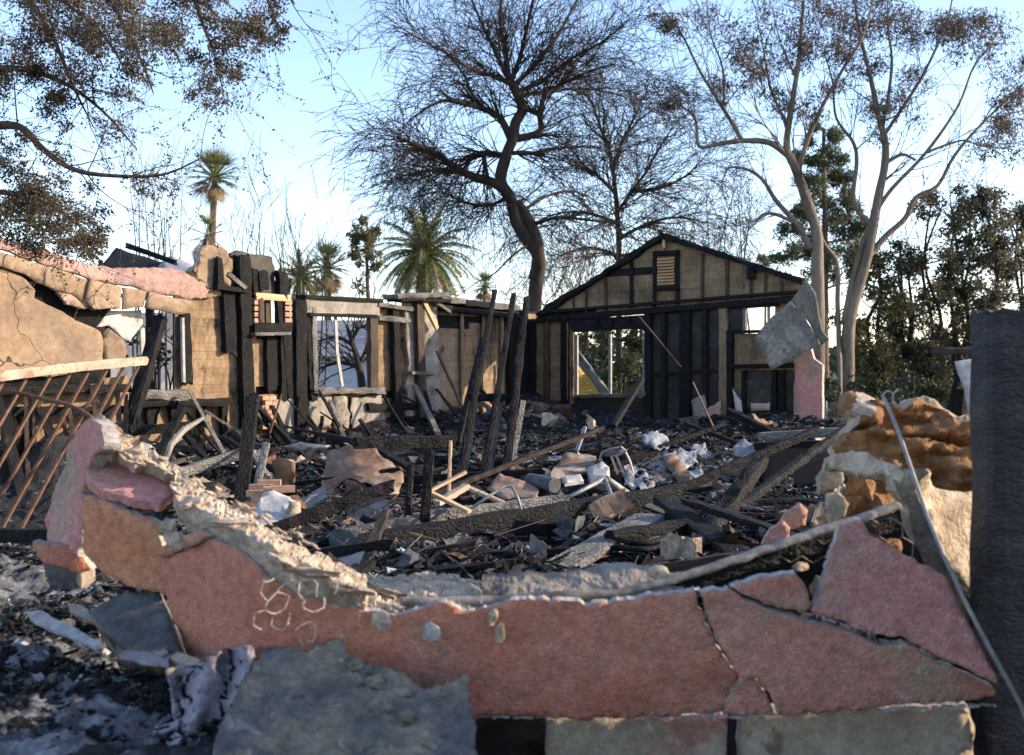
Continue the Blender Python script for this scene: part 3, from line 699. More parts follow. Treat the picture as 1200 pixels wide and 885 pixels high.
pxslab('plaster_panel', [(112, 384), (128, 364), (166, 363), (167, 380), (152, 400), (144, 398), (128, 382)], lambda x, y: yc(x, y) + .12, .05, [MT['white'], MT['cream'], MT['cream']], cw, step=4, jag=1.2, rel=.01)
# dark sheet behind the cracks, then the framing that carries the wall
pxslab('crack_dark_backing', [(-60, 300), (30, 306), (110, 334), (146, 345), (124, 372), (122, 450), (-60, 460)], lambda x, y: yc(x, y) + .14, .02, [MT['char'], MT['char'], MT['char']], cw, step=12, jag=2)  # dark sheet added so the open cracks read as black shade
for x in (-40, 8, 46, 84, 118):
    a = W(x, 305, yc(x, 305) + .22); b = a.copy(); b.z = 0
    beam('stud', b, a, .05, .10, MT['char'], cw, side=Vector((1, .2, 0)), rough=.1, q=2)
for y in (455, 480):
    beam('blocking', W(-60, y + 4, yc(-60, y) + .1), W(150, y, yc(150, y) + .1), .12, .1, MT['char'], cw, rough=.25, q=3)
pxslab('lower_sheathing', [(-60, 450), (150, 440), (150, 560), (-60, 590)], lambda x, y: yc(x, y) + .3, .04, [MT['tan_smoked'], MT['char'], MT['char']], cw, step=14, jag=3, rel=.03)
# scorched light wall of the neighbouring room seen through the lost window
pxslab('bare_plaster_wall', [(116, 366), (218, 366), (218, 512), (116, 512)], lambda x, y: 28.6 + (x - 116) * .03, .06, [MT['white'], MT['cream'], MT['cream']], None, ('pale sunlit plaster wall seen through the lost window', 'wall'), step=12, jag=1)
cc = thing('charred_brace', W(190, 470, 14.5), 'thick charred timber leaning in the lost window opening', 'timber')
beam('timber', W(146, 520, 13.6), W(188, 372, 14.5), .16, .13, MT['char'], cc, rough=.18, q=3)

# ------------------------------------------------------------------ foreground: the fallen stucco wall
fw = thing('broken_stucco_wall', W(640, 860, 4.55), 'low broken pink stucco wall with long cracks and a crumbled cream top', 'wall')
def yf(x, y):
    Y = 4.56 - .00014 * (x - 205) + (y - 840) * .0003
    if x < 350: Y += .42 * ((350 - x) / 170) ** 2
    return Y
def ST(a): return [MT[a], MT['plaster_edge'], MT['plaster_edge']]
pxslab('stucco_piece', [(182, 662), (190, 652), (216, 648), (242, 632), (262, 636), (290, 654), (318, 676), (350, 698), (384, 708), (430, 716), (470, 722), (482, 716), (520, 704), (545, 716), (575, 712), (612, 702), (652, 703), (690, 709), (760, 700), (816, 692), (819, 712), (832, 740), (848, 770), (866, 795), (850, 822), (846, 838),
                        (700, 842), (560, 839), (440, 862), (330, 850), (230, 800), (212, 752), (196, 705)], yf, .05, ST('rust_pink'), fw, step=4, jag=3.5, grid=9, rel=.03, relscale=2.2)
pxslab('stucco_piece', [(851, 822), (868, 799), (886, 795), (899, 816), (908, 837), (848, 838)], lambda x, y: yf(x, y) + .004, .05, ST('pink'), fw, step=3.5, jag=2.2, grid=8)
pxslab('stucco_piece', [(821, 694), (853, 690), (873, 704), (921, 721), (945, 729), (1000, 743), (1034, 757), (1060, 753), (1100, 776), (1166, 806), (1168, 816), (1140, 822), (1060, 828), (912, 837), (903, 815), (888, 793), (868, 795), (850, 766), (834, 736)], lambda x, y: yf(x, y) - .012, .05, ST('pink_olive'), fw, step=4, jag=3.0, grid=9, rel=.02)
pxslab('stucco_piece', [(856, 688), (892, 677), (932, 672), (946, 690), (951, 711), (942, 719), (921, 714), (892, 706)], lambda x, y: yf(x, y) - .004, .05, ST('pink'), fw, step=3.5, jag=2.4, grid=8, rel=.01)
pxslab('stucco_piece', [(985, 616), (1006, 608), (1024, 628), (1075, 657), (1106, 674), (1135, 730), (1166, 793), (1168, 801), (1142, 788), (1094, 765), (1057, 745), (1036, 745), (1006, 736), (951, 716), (961, 688), (973, 652)], lambda x, y: yf(x, y) - .02 + (760 - y) * .0007, .05, ST('pink_dusty'), fw, step=4, jag=3.0, grid=9, rel=.02)
# bottom lip and the old wall below it
pxslab('lower_wall', [(640, 842), (852, 836), (852, 980), (640, 980)], lambda x, y: yf(x, y) + .16, .10, [MT['old_wall'], MT['plaster_edge'], MT['plaster_edge']], fw, step=10, jag=3, rel=.03)
pxslab('lower_wall', [(868, 836), (1134, 826), (1140, 850), (1138, 980), (868, 980)], lambda x, y: yf(x, y) + .15, .10, [MT['old_wall'], MT['plaster_edge'], MT['plaster_edge']], fw, step=10, jag=3, rel=.03)
pxslab('lower_wall', [(200, 800), (640, 836), (640, 985), (200, 985)], lambda x, y: yf(max(x, 350), y) + .30, .10, [MT['char_brown'], MT['char'], MT['char']], fw, step=14, jag=3, rel=.03)
m = MB()
for i in range(150):                                   # rough plaster lip along the lower edge
    x = 560 + i * 4.05 + U(-3, 3); p = W(x, 840 - max(0, x - 860) * .045 + U(-1.5, 1.5), 4.525 - .00014 * (x - 560))
    r_ = U(.003, .008); m.box(p, Vector((r_ * 1.6, 0, 0)), Vector((0, r_, U(-.003, .003))), Vector((U(-.003, .003), 0, r_ * .6)))
m.build('plaster_lip', MT['plaster_edge'], fw)
# left end: slabs that turn away from the face
pxslab('stucco_piece', [(97, 581), (116, 583), (150, 600), (182, 612), (194, 650), (200, 700), (150, 686), (118, 668), (97, 648)], plane3((97, 580, 5.12), (184, 640, 4.98), (110, 660, 5.06)), .06, ST('orange'), fw, step=3.5, jag=3, grid=8, rel=.015)
pxslab('stucco_piece', [(100, 548), (118, 532), (132, 534), (160, 541), (206, 556), (204, 574), (186, 590), (150, 582), (114, 574), (101, 562)], plane3((100, 548, 5.32), (206, 556, 5.30), (150, 585, 5.02)), .04, [MT['pink_dusty'], MT['pink_dusty'], MT['plaster_edge']], fw, step=3.5, jag=3, grid=8, rel=.015)
pxslab('stucco_piece', [(104, 491), (116, 498), (122, 518), (102, 546), (99, 575), (96, 612), (92, 652), (55, 640), (54, 612), (68, 565), (84, 515)], plane3((104, 495, 5.34), (60, 610, 5.62), (94, 640, 5.2)), .07, ST('pink_dusty'), fw, step=3.5, jag=3, grid=8, rel=.015)
pxslab('stucco_piece', [(38, 636), (92, 640), (98, 655), (108, 668), (96, 672), (44, 655)], 5.35, .07, ST('rust_pink'), fw, step=3.5, jag=3, grid=8, rel=.015)
pxslab('stucco_piece', [(179, 652), (190, 640), (212, 630), (234, 620), (246, 629), (218, 644), (192, 653)], lambda x, y: yf(x, y) - .02, .05, ST('rust_pink'), fw, step=3.5, jag=2.2, grid=8, rel=.01)
# crumbled top: plaster core spilling over the sill line
top_back = [(106, 489), (118, 487), (150, 510), (166, 524), (205, 546), (230, 566), (255, 585), (300, 610), (345, 638), (390, 658), (430, 676), (470, 676), (500, 672), (562, 681)]
top_front = [(562, 700), (545, 714), (520, 702), (482, 714), (470, 718), (430, 712), (395, 702), (350, 694), (318, 672), (290, 650), (262, 634), (242, 622), (220, 606), (204, 578), (206, 556), (160, 540), (124, 522)]
def ytop(x, y):
    yb = 487 + (x - 106) * .52 if x < 430 else 676
    return min(5.45, max(4.45, yf(max(x, 300), 700) + max(0, 45 - (y - yb)) * .012 + (.5 * ((300 - x) / 190) if x < 300 else 0)))
def dtop(x, y):
    t = (x * .87 + y * .5); n_ = (-x * .5 + y * .87)
    st = (t * .030 + n_ * .012 + 1.6 * nz((t * .012, n_ * .03, 5), 1, 2)) % 1.0
    return .016 * st * (1 if st < .9 else (1 - st) * 10) + .020 * nz((t * .016, n_ * .075, 3), 1, 3) + .012 * nz((t * .06, n_ * .16, 8), 1, 3) + .007 * nz((x * .25, y * .25, 1), 1, 3)
slab('crumbled_top', top_back + top_front, lambda x, y: W(x, y, ytop(x, y)), Vector((.25, -.6, .75)), .08, [MT['cream'], MT['cream'], MT['cream']], fw, None, 2.6, 3.0, grid=2.6, disp=dtop, smooth=False)
random.seed(21)
frm = MB(); vI, fI = ico()
for i in range(120):                                  # torn plaster flakes along the top, too small to pick apart
    t = R() ** .9; x = 112 + t * 470
    yb = (487 + (x - 106) * .57) if x < 430 else 674
    y = yb + U(-2, 34) * (1 if x < 430 else .8)
    p = W(x, y, ytop(x, y) - U(.0, .03)); s = U(.005, .017)
    q = Matrix.Rotation(U(-.5, .5) + .55, 3, Vector((0, 1, 0))) @ Matrix.Rotation(U(-.6, .6), 3, 'Z'); o = Vector((i, i * 2, 0))
    frm.add([p + q @ Vector((w.x * s * U(1.2, 2.4), w.y * s, w.z * s * .45)) * (1 + .5 * noise.noise(w * 2 + o)) for w in vI], fI, 0)
settag(frm.build('plaster_flakes', MT['cream'], fw), kind='stuff')
for i, (x, y, sx, sz) in enumerate(((128, 505, .05, .03), (140, 518, .09, .022), (158, 530, .05, .02), (225, 588, .08, .018), (270, 612, .11, .018), (330, 655, .10, .02), (365, 672, .12, .018), (410, 690, .12, .02), (455, 694, .11, .018), (505, 688, .10, .016), (205, 634, .04, .04), (196, 618, .035, .04))):
    chunk('plaster_lump', W(x, y, ytop(x, y) - .02), sx, .06, sz, MT['cream'], fw, amp=.6)
pxslab('plaster_sill', [(566, 672), (600, 668), (650, 672), (700, 664), (742, 662), (790, 672), (812, 668), (800, 690), (760, 700), (700, 704), (640, 702), (600, 698), (566, 690)], lambda x, y: 4.62 + max(0, 700 - y) * .006, .06, [MT['grey_plaster'], MT['cream'], MT['cream']], fw, step=3, jag=3.5, rel=.016, relscale=9, grid=3, smooth=False)
sill = MB()
pts = [W(470, 706, 4.56), W(560, 704, 4.55), W(640, 700, 4.54), (W(720, 696, 4.55)), W(800, 676, 4.57), W(870, 653, 4.60), W(940, 629, 4.64), W(1000, 610, 4.68), W(1052, 592, 4.74)]
pp = []
for a, b in zip(pts[:-1], pts[1:]):
    for j in range(4): pp.append(a.lerp(b, j / 4))
pp.append(pts[-1]); pp = [p + Vector((0, 0, .008 * noise.noise(p * 12))) for p in pp]
pp = catmull(pp, 4); sill.tube(pp, [.031 + .004 * noise.noise(p * 7) + .003 * noise.noise(p * 31) for p in pp], 12, jit=.07, flat=.6)
sill.build('sill_timber', MT['grey_plaster'], fw, smooth=True)
beam('sill_underside', W(690, 712, 4.66), W(1050, 612, 4.84), .05, .07, MT['char'], fw, rough=.15, q=3)

# hexagon wire lath that held the stucco
def hexwire(name, a, mp, nx, ny, r_, mat, parent, keep=1.0, tag=None, wob=.004, sides=5):
    m = MB(); done = set()
    def key(p): return (round(p[0], 4), round(p[1], 4))
    for i in range(nx):
        for j in range(ny):
            cx = i * a * math.sqrt(3) + (j % 2) * a * math.sqrt(3) / 2; cy = j * a * 1.5
            cs = [(cx + a * math.sin(k * math.pi / 3), cy + a * math.cos(k * math.pi / 3)) for k in range(6)]
            for k in range(6):
                e = tuple(sorted((key(cs[k]), key(cs[(k + 1) % 6]))))
                if e in done: continue
                done.add(e)
                if R() > keep: continue
                P = []
                for t in (0, .5, 1):
                    x = e[0][0] + (e[1][0] - e[0][0]) * t; y = e[0][1] + (e[1][1] - e[0][1]) * t
                    q = mp(x, y)
                    if q is None: break
                    P.append(q + noise.noise_vector(q * 18) * wob)
                if len(P) == 3: m.tube(P, [r_, r_ * U(.8, 1.2), r_], sides)
    return settag(m.build(name, mat, parent, tag), kind='stuff')
hexwire('wire_lath', 12.5, lambda x, y: (W(318 + x + (y * -.25), 690 + y * .95, 4.34 + .08 * noise.noise(Vector((x * .03, y * .03, 0)))) if x < 90 - y * .35 else None), 5, 4, .0032, MT['wire'], fw, .66, wob=.022)
hexwire('wire_lath', 15, lambda x, y: (W(862 + x, 622 + y, 4.68 + .03 * noise.noise(Vector((x * .03, y * .03, 0)))) if 676 - (x + 862 - 850) * .40 < 638 + y < 690 - x * .05 else None), 8, 4, .0022, MT['wire_dark'], fw, .85)
hexwire('wire_lath', 15, lambda x, y: (W(395 + x, 700 + y, 4.50 + .02 * noise.noise(Vector((x * .05, y * .05, 0))))), 7, 2, .0022, MT['wire'], fw, .55)
pxslab('dark_cavity_back', [(820, 690), (900, 650), (985, 620), (1045, 600), (1075, 640), (1095, 690), (985, 720), (880, 715)], 4.92, .03, [MT['char'], MT['char'], MT['char']], fw, step=12, jag=3)
for (x, y, Y, a, b, c, mt) in ((447, 728, 4.42, .05, .03, .04, 'cream'), (505, 742, 4.43, .04, .02, .042, 'plaster_edge'), (578, 722, 4.44, .02, .02, .035, 'cream'), (586, 742, 4.43, .022, .02, .045, 'cream'), (772, 672, 4.6, .05, .03, .03, 'cream'),
                               (1046, 640, 4.82, .05, .04, .035, 'insul'), (938, 664, 4.75, .05, .03, .02, 'cream'), (960, 690, 4.7, .04, .03, .05, 'concrete')):
    chunk('plaster_lump', W(x, y, Y), a, b, c, MT[mt], fw, amp=.4)

# pieces propped on the right behind the face
fp = thing('folded_stucco_panel', W(1060, 860, 5.1), 'curled cream plaster panel lit by the sun beside the charred post', 'panel')
yk = lambda x, y: 4.98 + (x - 1060) * .0046 + max(0, (1060 - x)) * .0085 + (700 - y) * .0006
pxslab('panel_face', [(977, 533), (998, 527), (1030, 535), (1070, 552), (1110, 572), (1150, 582), (1162, 640), (1160, 735), (1148, 716), (1128, 690), (1100, 640), (1085, 600), (1070, 575), (1045, 560), (1000, 552), (980, 548)], yk, .06, [MT['cream'], MT['cream'], MT['cream']], fp, step=6, jag=3, rel=.05, relscale=5, nrm=Vector((.75, -.55, .35)))
pxslab('panel_shaded_side', [(1044, 561), (1070, 576), (1085, 601), (1100, 641), (1128, 691), (1150, 737), (1156, 790), (1138, 745), (1105, 690), (1085, 668), (1072, 630), (1062, 595), (1048, 575)], lambda x, y: 4.93 + (x - 1060) * .0020 + (700 - y) * .0004, .05, [MT['concrete'], MT['cream'], MT['cream']], fp, step=6, jag=2, rel=.02)  # grey green puts the shade of this left side into the colour
pxslab('panel_flap', [(977, 531), (986, 548), (990, 562), (978, 578), (961, 580), (958, 562), (968, 546)], 5.5, .05, [MT['cream'], MT['cream'], MT['cream']], fp, step=5, jag=3, rel=.03)
pxslab('panel_flap', [(970, 580), (984, 577), (994, 590), (990, 606), (972, 612)], 5.45, .05, MT['cream'], fp, step=4, jag=2.5, rel=.02)
for (x, y, s) in ((1012, 572, .08), (1030, 585, .09), (1000, 590, .07), (1040, 566, .06)): chunk('insulation_wad', W(x, y, 5.6), s * 1.3, s, s, MT['insul'], fp, amp=.5)
beam('leg', W(1130, 960, 5.2), W(1128, 690, 5.22), .12, .08, MT['char'], fp, rough=.15)
ins = thing('insulation_heap', W(1070, 800, 6.0), 'heap of burnt orange brown insulation beside the charred post', 'insulation')
def yin(x, y): return 6.0 + .16 * nz((x * .008, y * .035, 2), 1.2, 3)
pxslab('insulation_batt', [(984, 526), (1001, 497), (1006, 480), (1022, 470), (1044, 474), (1058, 482), (1080, 466), (1105, 480), (1126, 490), (1160, 500), (1160, 600), (1110, 590), (1060, 570), (1010, 560)], yin, .22, [MT['insul'], MT['cream'], MT['insul']], ins, step=5, jag=4, rel=.06, relscale=3.5, grid=5, nrm=Vector((0, -1, .1)))  # cream edge paints the bright backlit rim
pxslab('insulation_batt', [(1060, 478), (1082, 464), (1106, 478), (1150, 496), (1150, 506), (1110, 494), (1084, 484)], lambda x, y: 6.15 + (490 - y) * .004, .10, [MT['cream'], MT['cream'], MT['insul']], ins, step=6, jag=4, rel=.05, relscale=6)  # cream strip paints the backlit upper rim of the heap
pxslab('insulation_batt', [(986, 524), (1000, 506), (1030, 500), (1060, 515), (1100, 518), (1160, 530), (1160, 600), (1100, 590), (1050, 570), (1000, 552)], lambda x, y: 5.86 + .10 * nz((x * .012, y * .05, 6), 1.3, 3), .16, [MT['insul'], MT['insul'], MT['insul']], ins, step=5, jag=5, rel=.05, relscale=5, grid=4, nrm=Vector((0, -1, .1)))
pxslab('insulation_batt', [(1003, 498), (1006, 480), (1018, 470), (1036, 472), (1046, 482), (1038, 498), (1020, 506)], lambda x, y: 5.84 + .0009 * ((x - 1024) ** 2 + (y - 488) ** 2) * .5, .14, [MT['insul'], MT['cream'], MT['insul']], ins, step=4, jag=3, rel=.03, relscale=6, grid=4)  # pale edge again stands in for the lit rim
beam('board', W(1080, 830, 6.1), W(1080, 560, 6.1), .5, .08, MT['char'], ins, side=(1, 0, 0), rough=.1)

cp = thing('charred_post', (2.24, 4.98, 0), 'thick charred square post standing at the end of the pink wall', 'post')
beam('post', (2.275, 4.98, -.36), (2.275, 4.98, 1.78), .36, .26, MT['char_post'], cp, side=(1, 0, 0), rough=.04, q=6, seg=.08, brk=.1)
beam('stub', W(1094, 411, 5.25), (2.2, 5.05, 1.60), .032, .03, MT['char_brown'], cp, rough=.25)
rw = thing('added_shade_wall', (2.55, 3.3, 0), 'low charred timber wall added out of view to shade the foreground', 'wall')  # unseen wall, added to cast shade over the foreground
for i in range(9):
    beam('plank', (2.42 + .0 * i, 2.2 + i * .27, -.36), (2.42, 2.2 + i * .27, 1.74 + U(-.12, .08)), .276, .05, MT['char_fine'], rw, side=(0, 1, 0), rough=.05)
beam('rail', (2.48, 2.1, .5), (2.48, 4.2, .5), .05, .09, MT['char'], rw)
rd = MB()
rp = [W(1034, 463, 4.95), W(1044, 485, 4.9), W(1056, 515, 4.84), W(1070, 556, 4.74), W(1086, 603, 4.62), W(1106, 652, 4.48), (W(1130, 704, 4.40)), W(1162, 765, 4.33), W(1196, 826, 4.28), W(1226, 905, 4.24)]
pp = []
for a, b in zip(rp[:-1], rp[1:]):
    for j in range(3): pp.append(a.lerp(b, j / 3))
pp.append(rp[-1]); rd.tube(pp, .0085, 8)
ro = thing('bent_rod', (rp[-1].x, rp[-1].y, 0), 'long bent grey metal rod leaning across the broken pink wall', 'rod')
rod_ = rd.build('rod', MT['steel'], ro, smooth=True)
tw = MB(); tw.tube([W(1034, 463, 4.95), W(1040, 458, 4.94), W(1047, 461, 4.95), W(1053, 456, 4.96)], .004, 5); tw.tube([W(1047, 461, 4.95), W(1046, 472, 4.95), W(1056, 478, 4.95)], .004, 5)
tw.build('twisted_wire', MT['wire'], rod_)

# ------------------------------------------------------------------ lower left foreground
cs = thing('concrete_slab', W(410, 880, 4.1), 'cracked grey green concrete slab leaning against the pink wall', 'slab')
ys_ = plane3((250, 880, 3.72), (560, 880, 3.95), (400, 755, 4.40))
pxslab('slab_piece', [(236, 930), (262, 842), (290, 790), (312, 758), (345, 762), (362, 764), (385, 750), (400, 752), (410, 770), (432, 775), (470, 792), (500, 806), (522, 800), (548, 795), (556, 850), (566, 930)], ys_, .09, [MT['concrete'], MT['old_wall'], MT['concrete']], cs, step=3.2, jag=4, grid=4, rel=.028, relscale=8)
for (x, y, a_) in ((415, 778, .03), (440, 800, .035), (470, 812, .03), (450, 830, .025), (478, 840, .03), (350, 815, .02)): chunk('concrete_crumb', W(x, y, ys_(x, y) - .01), a_ * 1.4, a_, a_ * .7, MT['concrete'], cs, amp=.7)
blk = thing('concrete_block', W(170, 748, 5.0), 'dark concrete block half buried beside the orange stucco', 'block')
pxslab('block_face', [(102, 716), (140, 697), (186, 690), (204, 742), (204, 762), (140, 756)], plane3((102, 716, 5.0), (204, 748, 4.72), (140, 697, 5.05)), .22, [MT['grey_ash'], MT['concrete'], MT['concrete']], blk, step=7, jag=2, rel=.01)
pxslab('block_face', [(50, 660), (94, 652), (95, 690), (60, 690)], 5.55, .2, [MT['grey_ash'], MT['concrete'], MT['concrete']], None, ('small dusty block lying before the pink slabs', 'block'), step=6, jag=2).name = 'dusty_block'
beam('charred_log', W(-30, 628, 6.0), W(82, 628, 5.75), .075, .075, MT['char'], None, ('charred round log lying level in front of the railing', 'log'), rough=.15, q=3)
for i, (pts, Y, mt, lab) in enumerate((
        ([(78, 705), (92, 708), (142, 735), (176, 752), (196, 762), (188, 768), (130, 742), (82, 716)], (5.3, 4.9), 'grey_plaster', 'long pale splintered board beside the concrete block'),
        ([(30, 716), (48, 716), (80, 732), (118, 752), (110, 758), (70, 742), (40, 730)], (5.2, 4.9), 'ash', 'ash covered plank sloping down the black debris'),
        ([(158, 734), (182, 746), (220, 768), (246, 780), (242, 788), (200, 772), (164, 750)], (4.8, 4.6), 'old_wall', 'short pinkish plank leading to the grey slab'),
        ([(130, 742), (150, 738), (178, 758), (200, 770), (198, 780), (170, 776), (140, 768)], (4.8, 4.7), 'cloth', 'crumpled pale sheet among the black lumps'),
        ([(0, 836), (16, 828), (34, 826), (42, 846), (24, 846), (6, 858)], (4.35, 4.3), 'white', 'torn white scrap lying on the blue grey ash'),
        ([(178, 850), (196, 848), (212, 842), (208, 850), (190, 858), (180, 858)], (4.2, 4.15), 'ash', 'curled white strip lying by the grey sheet'))):
    ya, yb = Y; x0 = min(p[0] for p in pts); x1 = max(p[0] for p in pts)
    o = pxslab('broken_board', pts, lambda x, y, a=ya, b=yb, c=x0, d=x1, ys0=sum(p[1] for p in pts) / len(pts): a + (b - a) * (x - c) / (d - c) - (y - ys0) * .010, .014, [MT[mt], MT[mt], MT[mt]], None, (lab, 'board'), step=4, jag=2.5, smooth=False)
# crumpled grey sheeting
def ycl(x, y): return 4.45 - (y - 770) * .0030 + .10 * math.sin(x * .13 + y * .03) * .5 + .05 * nz((x * .05, y * .05, 1), 1, 3)
pxslab('crumpled_sheet', [(196, 785), (232, 776), (262, 760), (296, 756), (300, 772), (284, 800), (262, 842), (250, 885), (226, 885), (206, 840)], ycl, .008, MT['cloth'], None, ('crumpled grey melted sheeting beside the greenish slab', 'sheeting'), step=5, jag=4, grid=5)

random.seed(5)
# ---- iron railing that fell across the left
rl = thing('fallen_railing', W(30, 600, 6.6), 'fallen railing with a cream top rail and thin rusty bars', 'railing')
beam('top_rail', W(-60, 449, 6.5), W(169, 423, 7.9), .06, .065, MT['rail'], rl, rough=.06, q=3, bend=.012)
for i, (x, y) in enumerate(((-20, 445), (5, 442), (31, 440), (59, 437), (82, 434), (104, 431), (126, 428), (145, 426), (163, 424))):
    L = 185 + i * 3 if i < 7 else 150
    dx = .60 - i * .012
    beam('bar', W(x, y + 4, 6.87 + x * .0061), W(x - dx * L, y + L, 6.45), .018, .018, MT['rust_dark'], rl, rough=.04, q=1)
cr = MB(); cpx = [(-20, 452), (20, 460), (45, 466), (75, 473), (95, 481), (125, 502), (152, 522), (180, 540), (206, 553), (230, 572)]
cr.tube([W(x, y, 7.0 - i * .09) for i, (x, y) in enumerate(cpx)], .013, 6); cr.build('curved_bar', MT['rust_dark'], rl, smooth=True)
beam('foot_rail', W(-190, 650, 6.5), W(-25, 632, 6.55), .03, .03, MT['rust_dark'], rl)

def timber(x0, y0, Y0, x1, y1, Y1, w, h, mat, label, cat='timber', name='charred_timber', rough=.14, q=3, **k):
    return beam(name, W(x0, y0, Y0), W(x1, y1, Y1), w, h, MT[mat], None, (label, cat), rough=rough, q=q, **k)
# ---- leaning studs in the middle of the room
ls = thing('leaning_stud_frame', W(560, 560, 13.0), 'three tall charred studs still joined, leaning in front of the side wall', 'timber')
for (x0, y0, x1, y1, w, d) in ((537, 566, 580, 341, .085, 0), (566, 566, 602, 345, .09, .05), (592, 562, 617, 350, .11, .12)):
    st_ = beam('stud', W(x0, y0, 12.8 + d), W(x1, y1, 13.9 + d), w, .13, MT['char'], ls, side=(1, 0, 0), rough=.13, q=3, taper=(1, .7))
    beam('stud_lit_side', W(x0 + 5, y0, 12.9 + d), W(x0 + 21, 470, 13.4 + d), .07, .05, MT['char_ashy'], st_, side=(1, .3, 0), rough=.13, q=2)  # pale ashy strip paints the sunlit right side of the stud
beam('blocking', W(549, 466, 13.35), W(604, 466, 13.45), .10, .09, MT['char'], ls, rough=.15, q=3)
timber(536, 520, 14.0, 566, 398, 15.0, .08, .06, 'char', 'slim charred stick leaning against the shaded side wall', name='charred_stick')
timber(552, 500, 15.8, 512, 412, 16.8, .04, .03, 'char', 'thin crooked black lath against the shaded side wall', name='burnt_lath')
timber(282, 592, 10.4, 296, 466, 11.0, .13, .10, 'char', 'broad charred post leaning over the brick stack', name='charred_post')
timber(296, 596, 10.2, 312, 520, 10.6, .07, .05, 'char_ashy', 'ash streaked stub beside the brick stack', name='charred_stub')
timber(316, 560, 11.0, 294, 530, 11.4, .05, .04, 'char_ashy', 'short slanting lath above the white chunk', name='burnt_lath')
timber(316, 508, 12.6, 330, 462, 13.0, .02, .02, 'rust_dark', 'thin rusty rod leaning by the bared bricks', name='rusty_rod', cat='rod', q=1)
timber(334, 500, 12.5, 420, 518, 11.2, .07, .06, 'char', 'pointed charred pole above the curved metal sheet', taper=(.35, 1), name='charred_pole')
timber(415, 519, 11.2, 532, 517, 11.6, .13, .12, 'char', 'black beam lying level behind the two short posts', name='charred_beam')
timber(478, 612, 9.45, 481, 545, 9.6, .055, .07, 'char', 'shorter of two charred posts standing by the split wood', name='charred_post')
timber(498, 610, 9.4, 503, 528, 9.5, .085, .07, 'char_fine', 'taller of two charred posts standing by the split wood', name='charred_post')
timber(526, 580, 10.4, 528, 517, 10.6, .03, .05, 'wood', 'thin upright lath with a raw edge under the black beam', name='lath')
timber(504, 575, 9.9, 546, 553, 10.1, .045, .03, 'wood', 'bright raw split lath crossing upward to the thin upright', name='lath', rough=.06)
timber(506, 578, 9.6, 550, 600, 9.3, .055, .03, 'wood', 'bright raw split lath sloping down toward the long beam', name='lath', rough=.06)
timber(512, 590, 9.9, 546, 570, 10.2, .09, .05, 'old_wall', 'dusty short plank between the crossing laths', name='broken_board', cat='board')
timber(545, 570, 10.6, 596, 592, 10.0, .06, .03, 'old_wall', 'pale plank below the rusty triangular plate', name='broken_board', cat='board')
timber(385, 650, 8.6, 795, 583, 10.4, .17, .24, 'char', 'longest charred beam lying across the rubble', name='charred_beam', rough=.09, q=5, seg=.12)
timber(370, 640, 9.0, 520, 607, 9.6, .16, .16, 'char_ashy', 'ash white log behind the longest beam, near the two posts', name='ashy_log', rough=.14, q=4, cat='log')
timber(520, 607, 9.62, 662, 588, 10.3, .13, .14, 'char_ashy', 'ash white log behind the longest beam, under the metal tripod', name='ashy_log', rough=.14, q=4, cat='log')
timber(636, 676, 7.6, 762, 606, 9.2, .26, .06, 'char_ashy', 'broad ash coated plank slanting under the longest beam', name='ashy_plank', rough=.08, q=5, seg=.1, cat='board')
timber(716, 630, 8.4, 802, 616, 8.8, .12, .10, 'char', 'short black beam above the coiled hose', name='charred_beam')
timber(778, 592, 9.6, 868, 660, 7.9, .20, .16, 'char', 'deeply cracked beam sloping down to the grey sill', name='charred_beam', rough=.16, q=5, seg=.1)
timber(760, 592, 9.5, 796, 606, 9.2, .06, .03, 'wood', 'orange raw splinter on top of the longest beam', name='splinter', cat='board')
timber(826, 626, 9.0, 893, 541, 9.9, .15, .14, 'char', 'stout jagged log rising from the rubble', name='charred_log', rough=.25, q=4, seg=.09, taper=(1, .8), cat='log')
timber(810, 592, 10.0, 990, 600, 9.6, .035, .035, 'steel', 'long dark pipe lying behind the jagged log', name='pipe', cat='pipe', rough=.03)
timber(816, 600, 9.7, 960, 606, 9.4, .025, .025, 'rust_dark', 'thin brown pipe lying behind the jagged log', name='pipe', cat='pipe', rough=.03)
timber(892, 512, 12.6, 1000, 505, 12.2, .22, .10, 'char_ashy', 'wide ash topped board on the black bin', name='charred_board', rough=.1, q=4, cat='board')
timber(884, 523, 12.2, 996, 519, 11.9, .09, .08, 'char', 'black rail along the front of the black bin', name='charred_rail')
pxslab('black_bin', [(892, 524), (994, 520), (1000, 600), (896, 598)], 12.3, .5, [MT['dark_board'], MT['char'], MT['char']], None, ('large black burnt bin behind the pink fragments', 'bin'), step=9, jag=2, rel=.02)
timber(718, 500, 15.5, 752, 444, 16.5, .09, .07, 'char', 'charred prop leaning under the gable window', name='charred_prop')
timber(676, 528, 14.0, 686, 500, 14.2, .05, .03, 'ash', 'short upright ashy lath before the gable window', name='burnt_lath')
timber(838, 505, 17.0, 812, 448, 17.4, .025, .02, 'rust_dark', 'thin bent strip leaning on the black studs', name='metal_strip', cat='strip')
timber(798, 430, 19.0, 748, 370, 19.6, .03, .02, 'char_brown', 'thin diagonal lath across the black boards', name='burnt_lath')
timber(180, 545, 12.6, 214, 478, 13.4, .10, .07, 'char', 'charred piece slanting before the tan lower wall', name='charred_stick', rough=.25)
timber(196, 560, 11.6, 292, 528, 12.4, .08, .12, 'char_ashy', 'grey plank lying level below the tan side wall', name='charred_plank')
timber(190, 585, 10.4, 280, 565, 11.4, .16, .14, 'char', 'dark log lying behind the crumbled top', name='charred_log', cat='log', rough=.2)
timber(150, 505, 13.2, 222, 500, 13.6, .10, .12, 'char', 'rough black beam under the lost window sill', name='charred_beam', rough=.25)
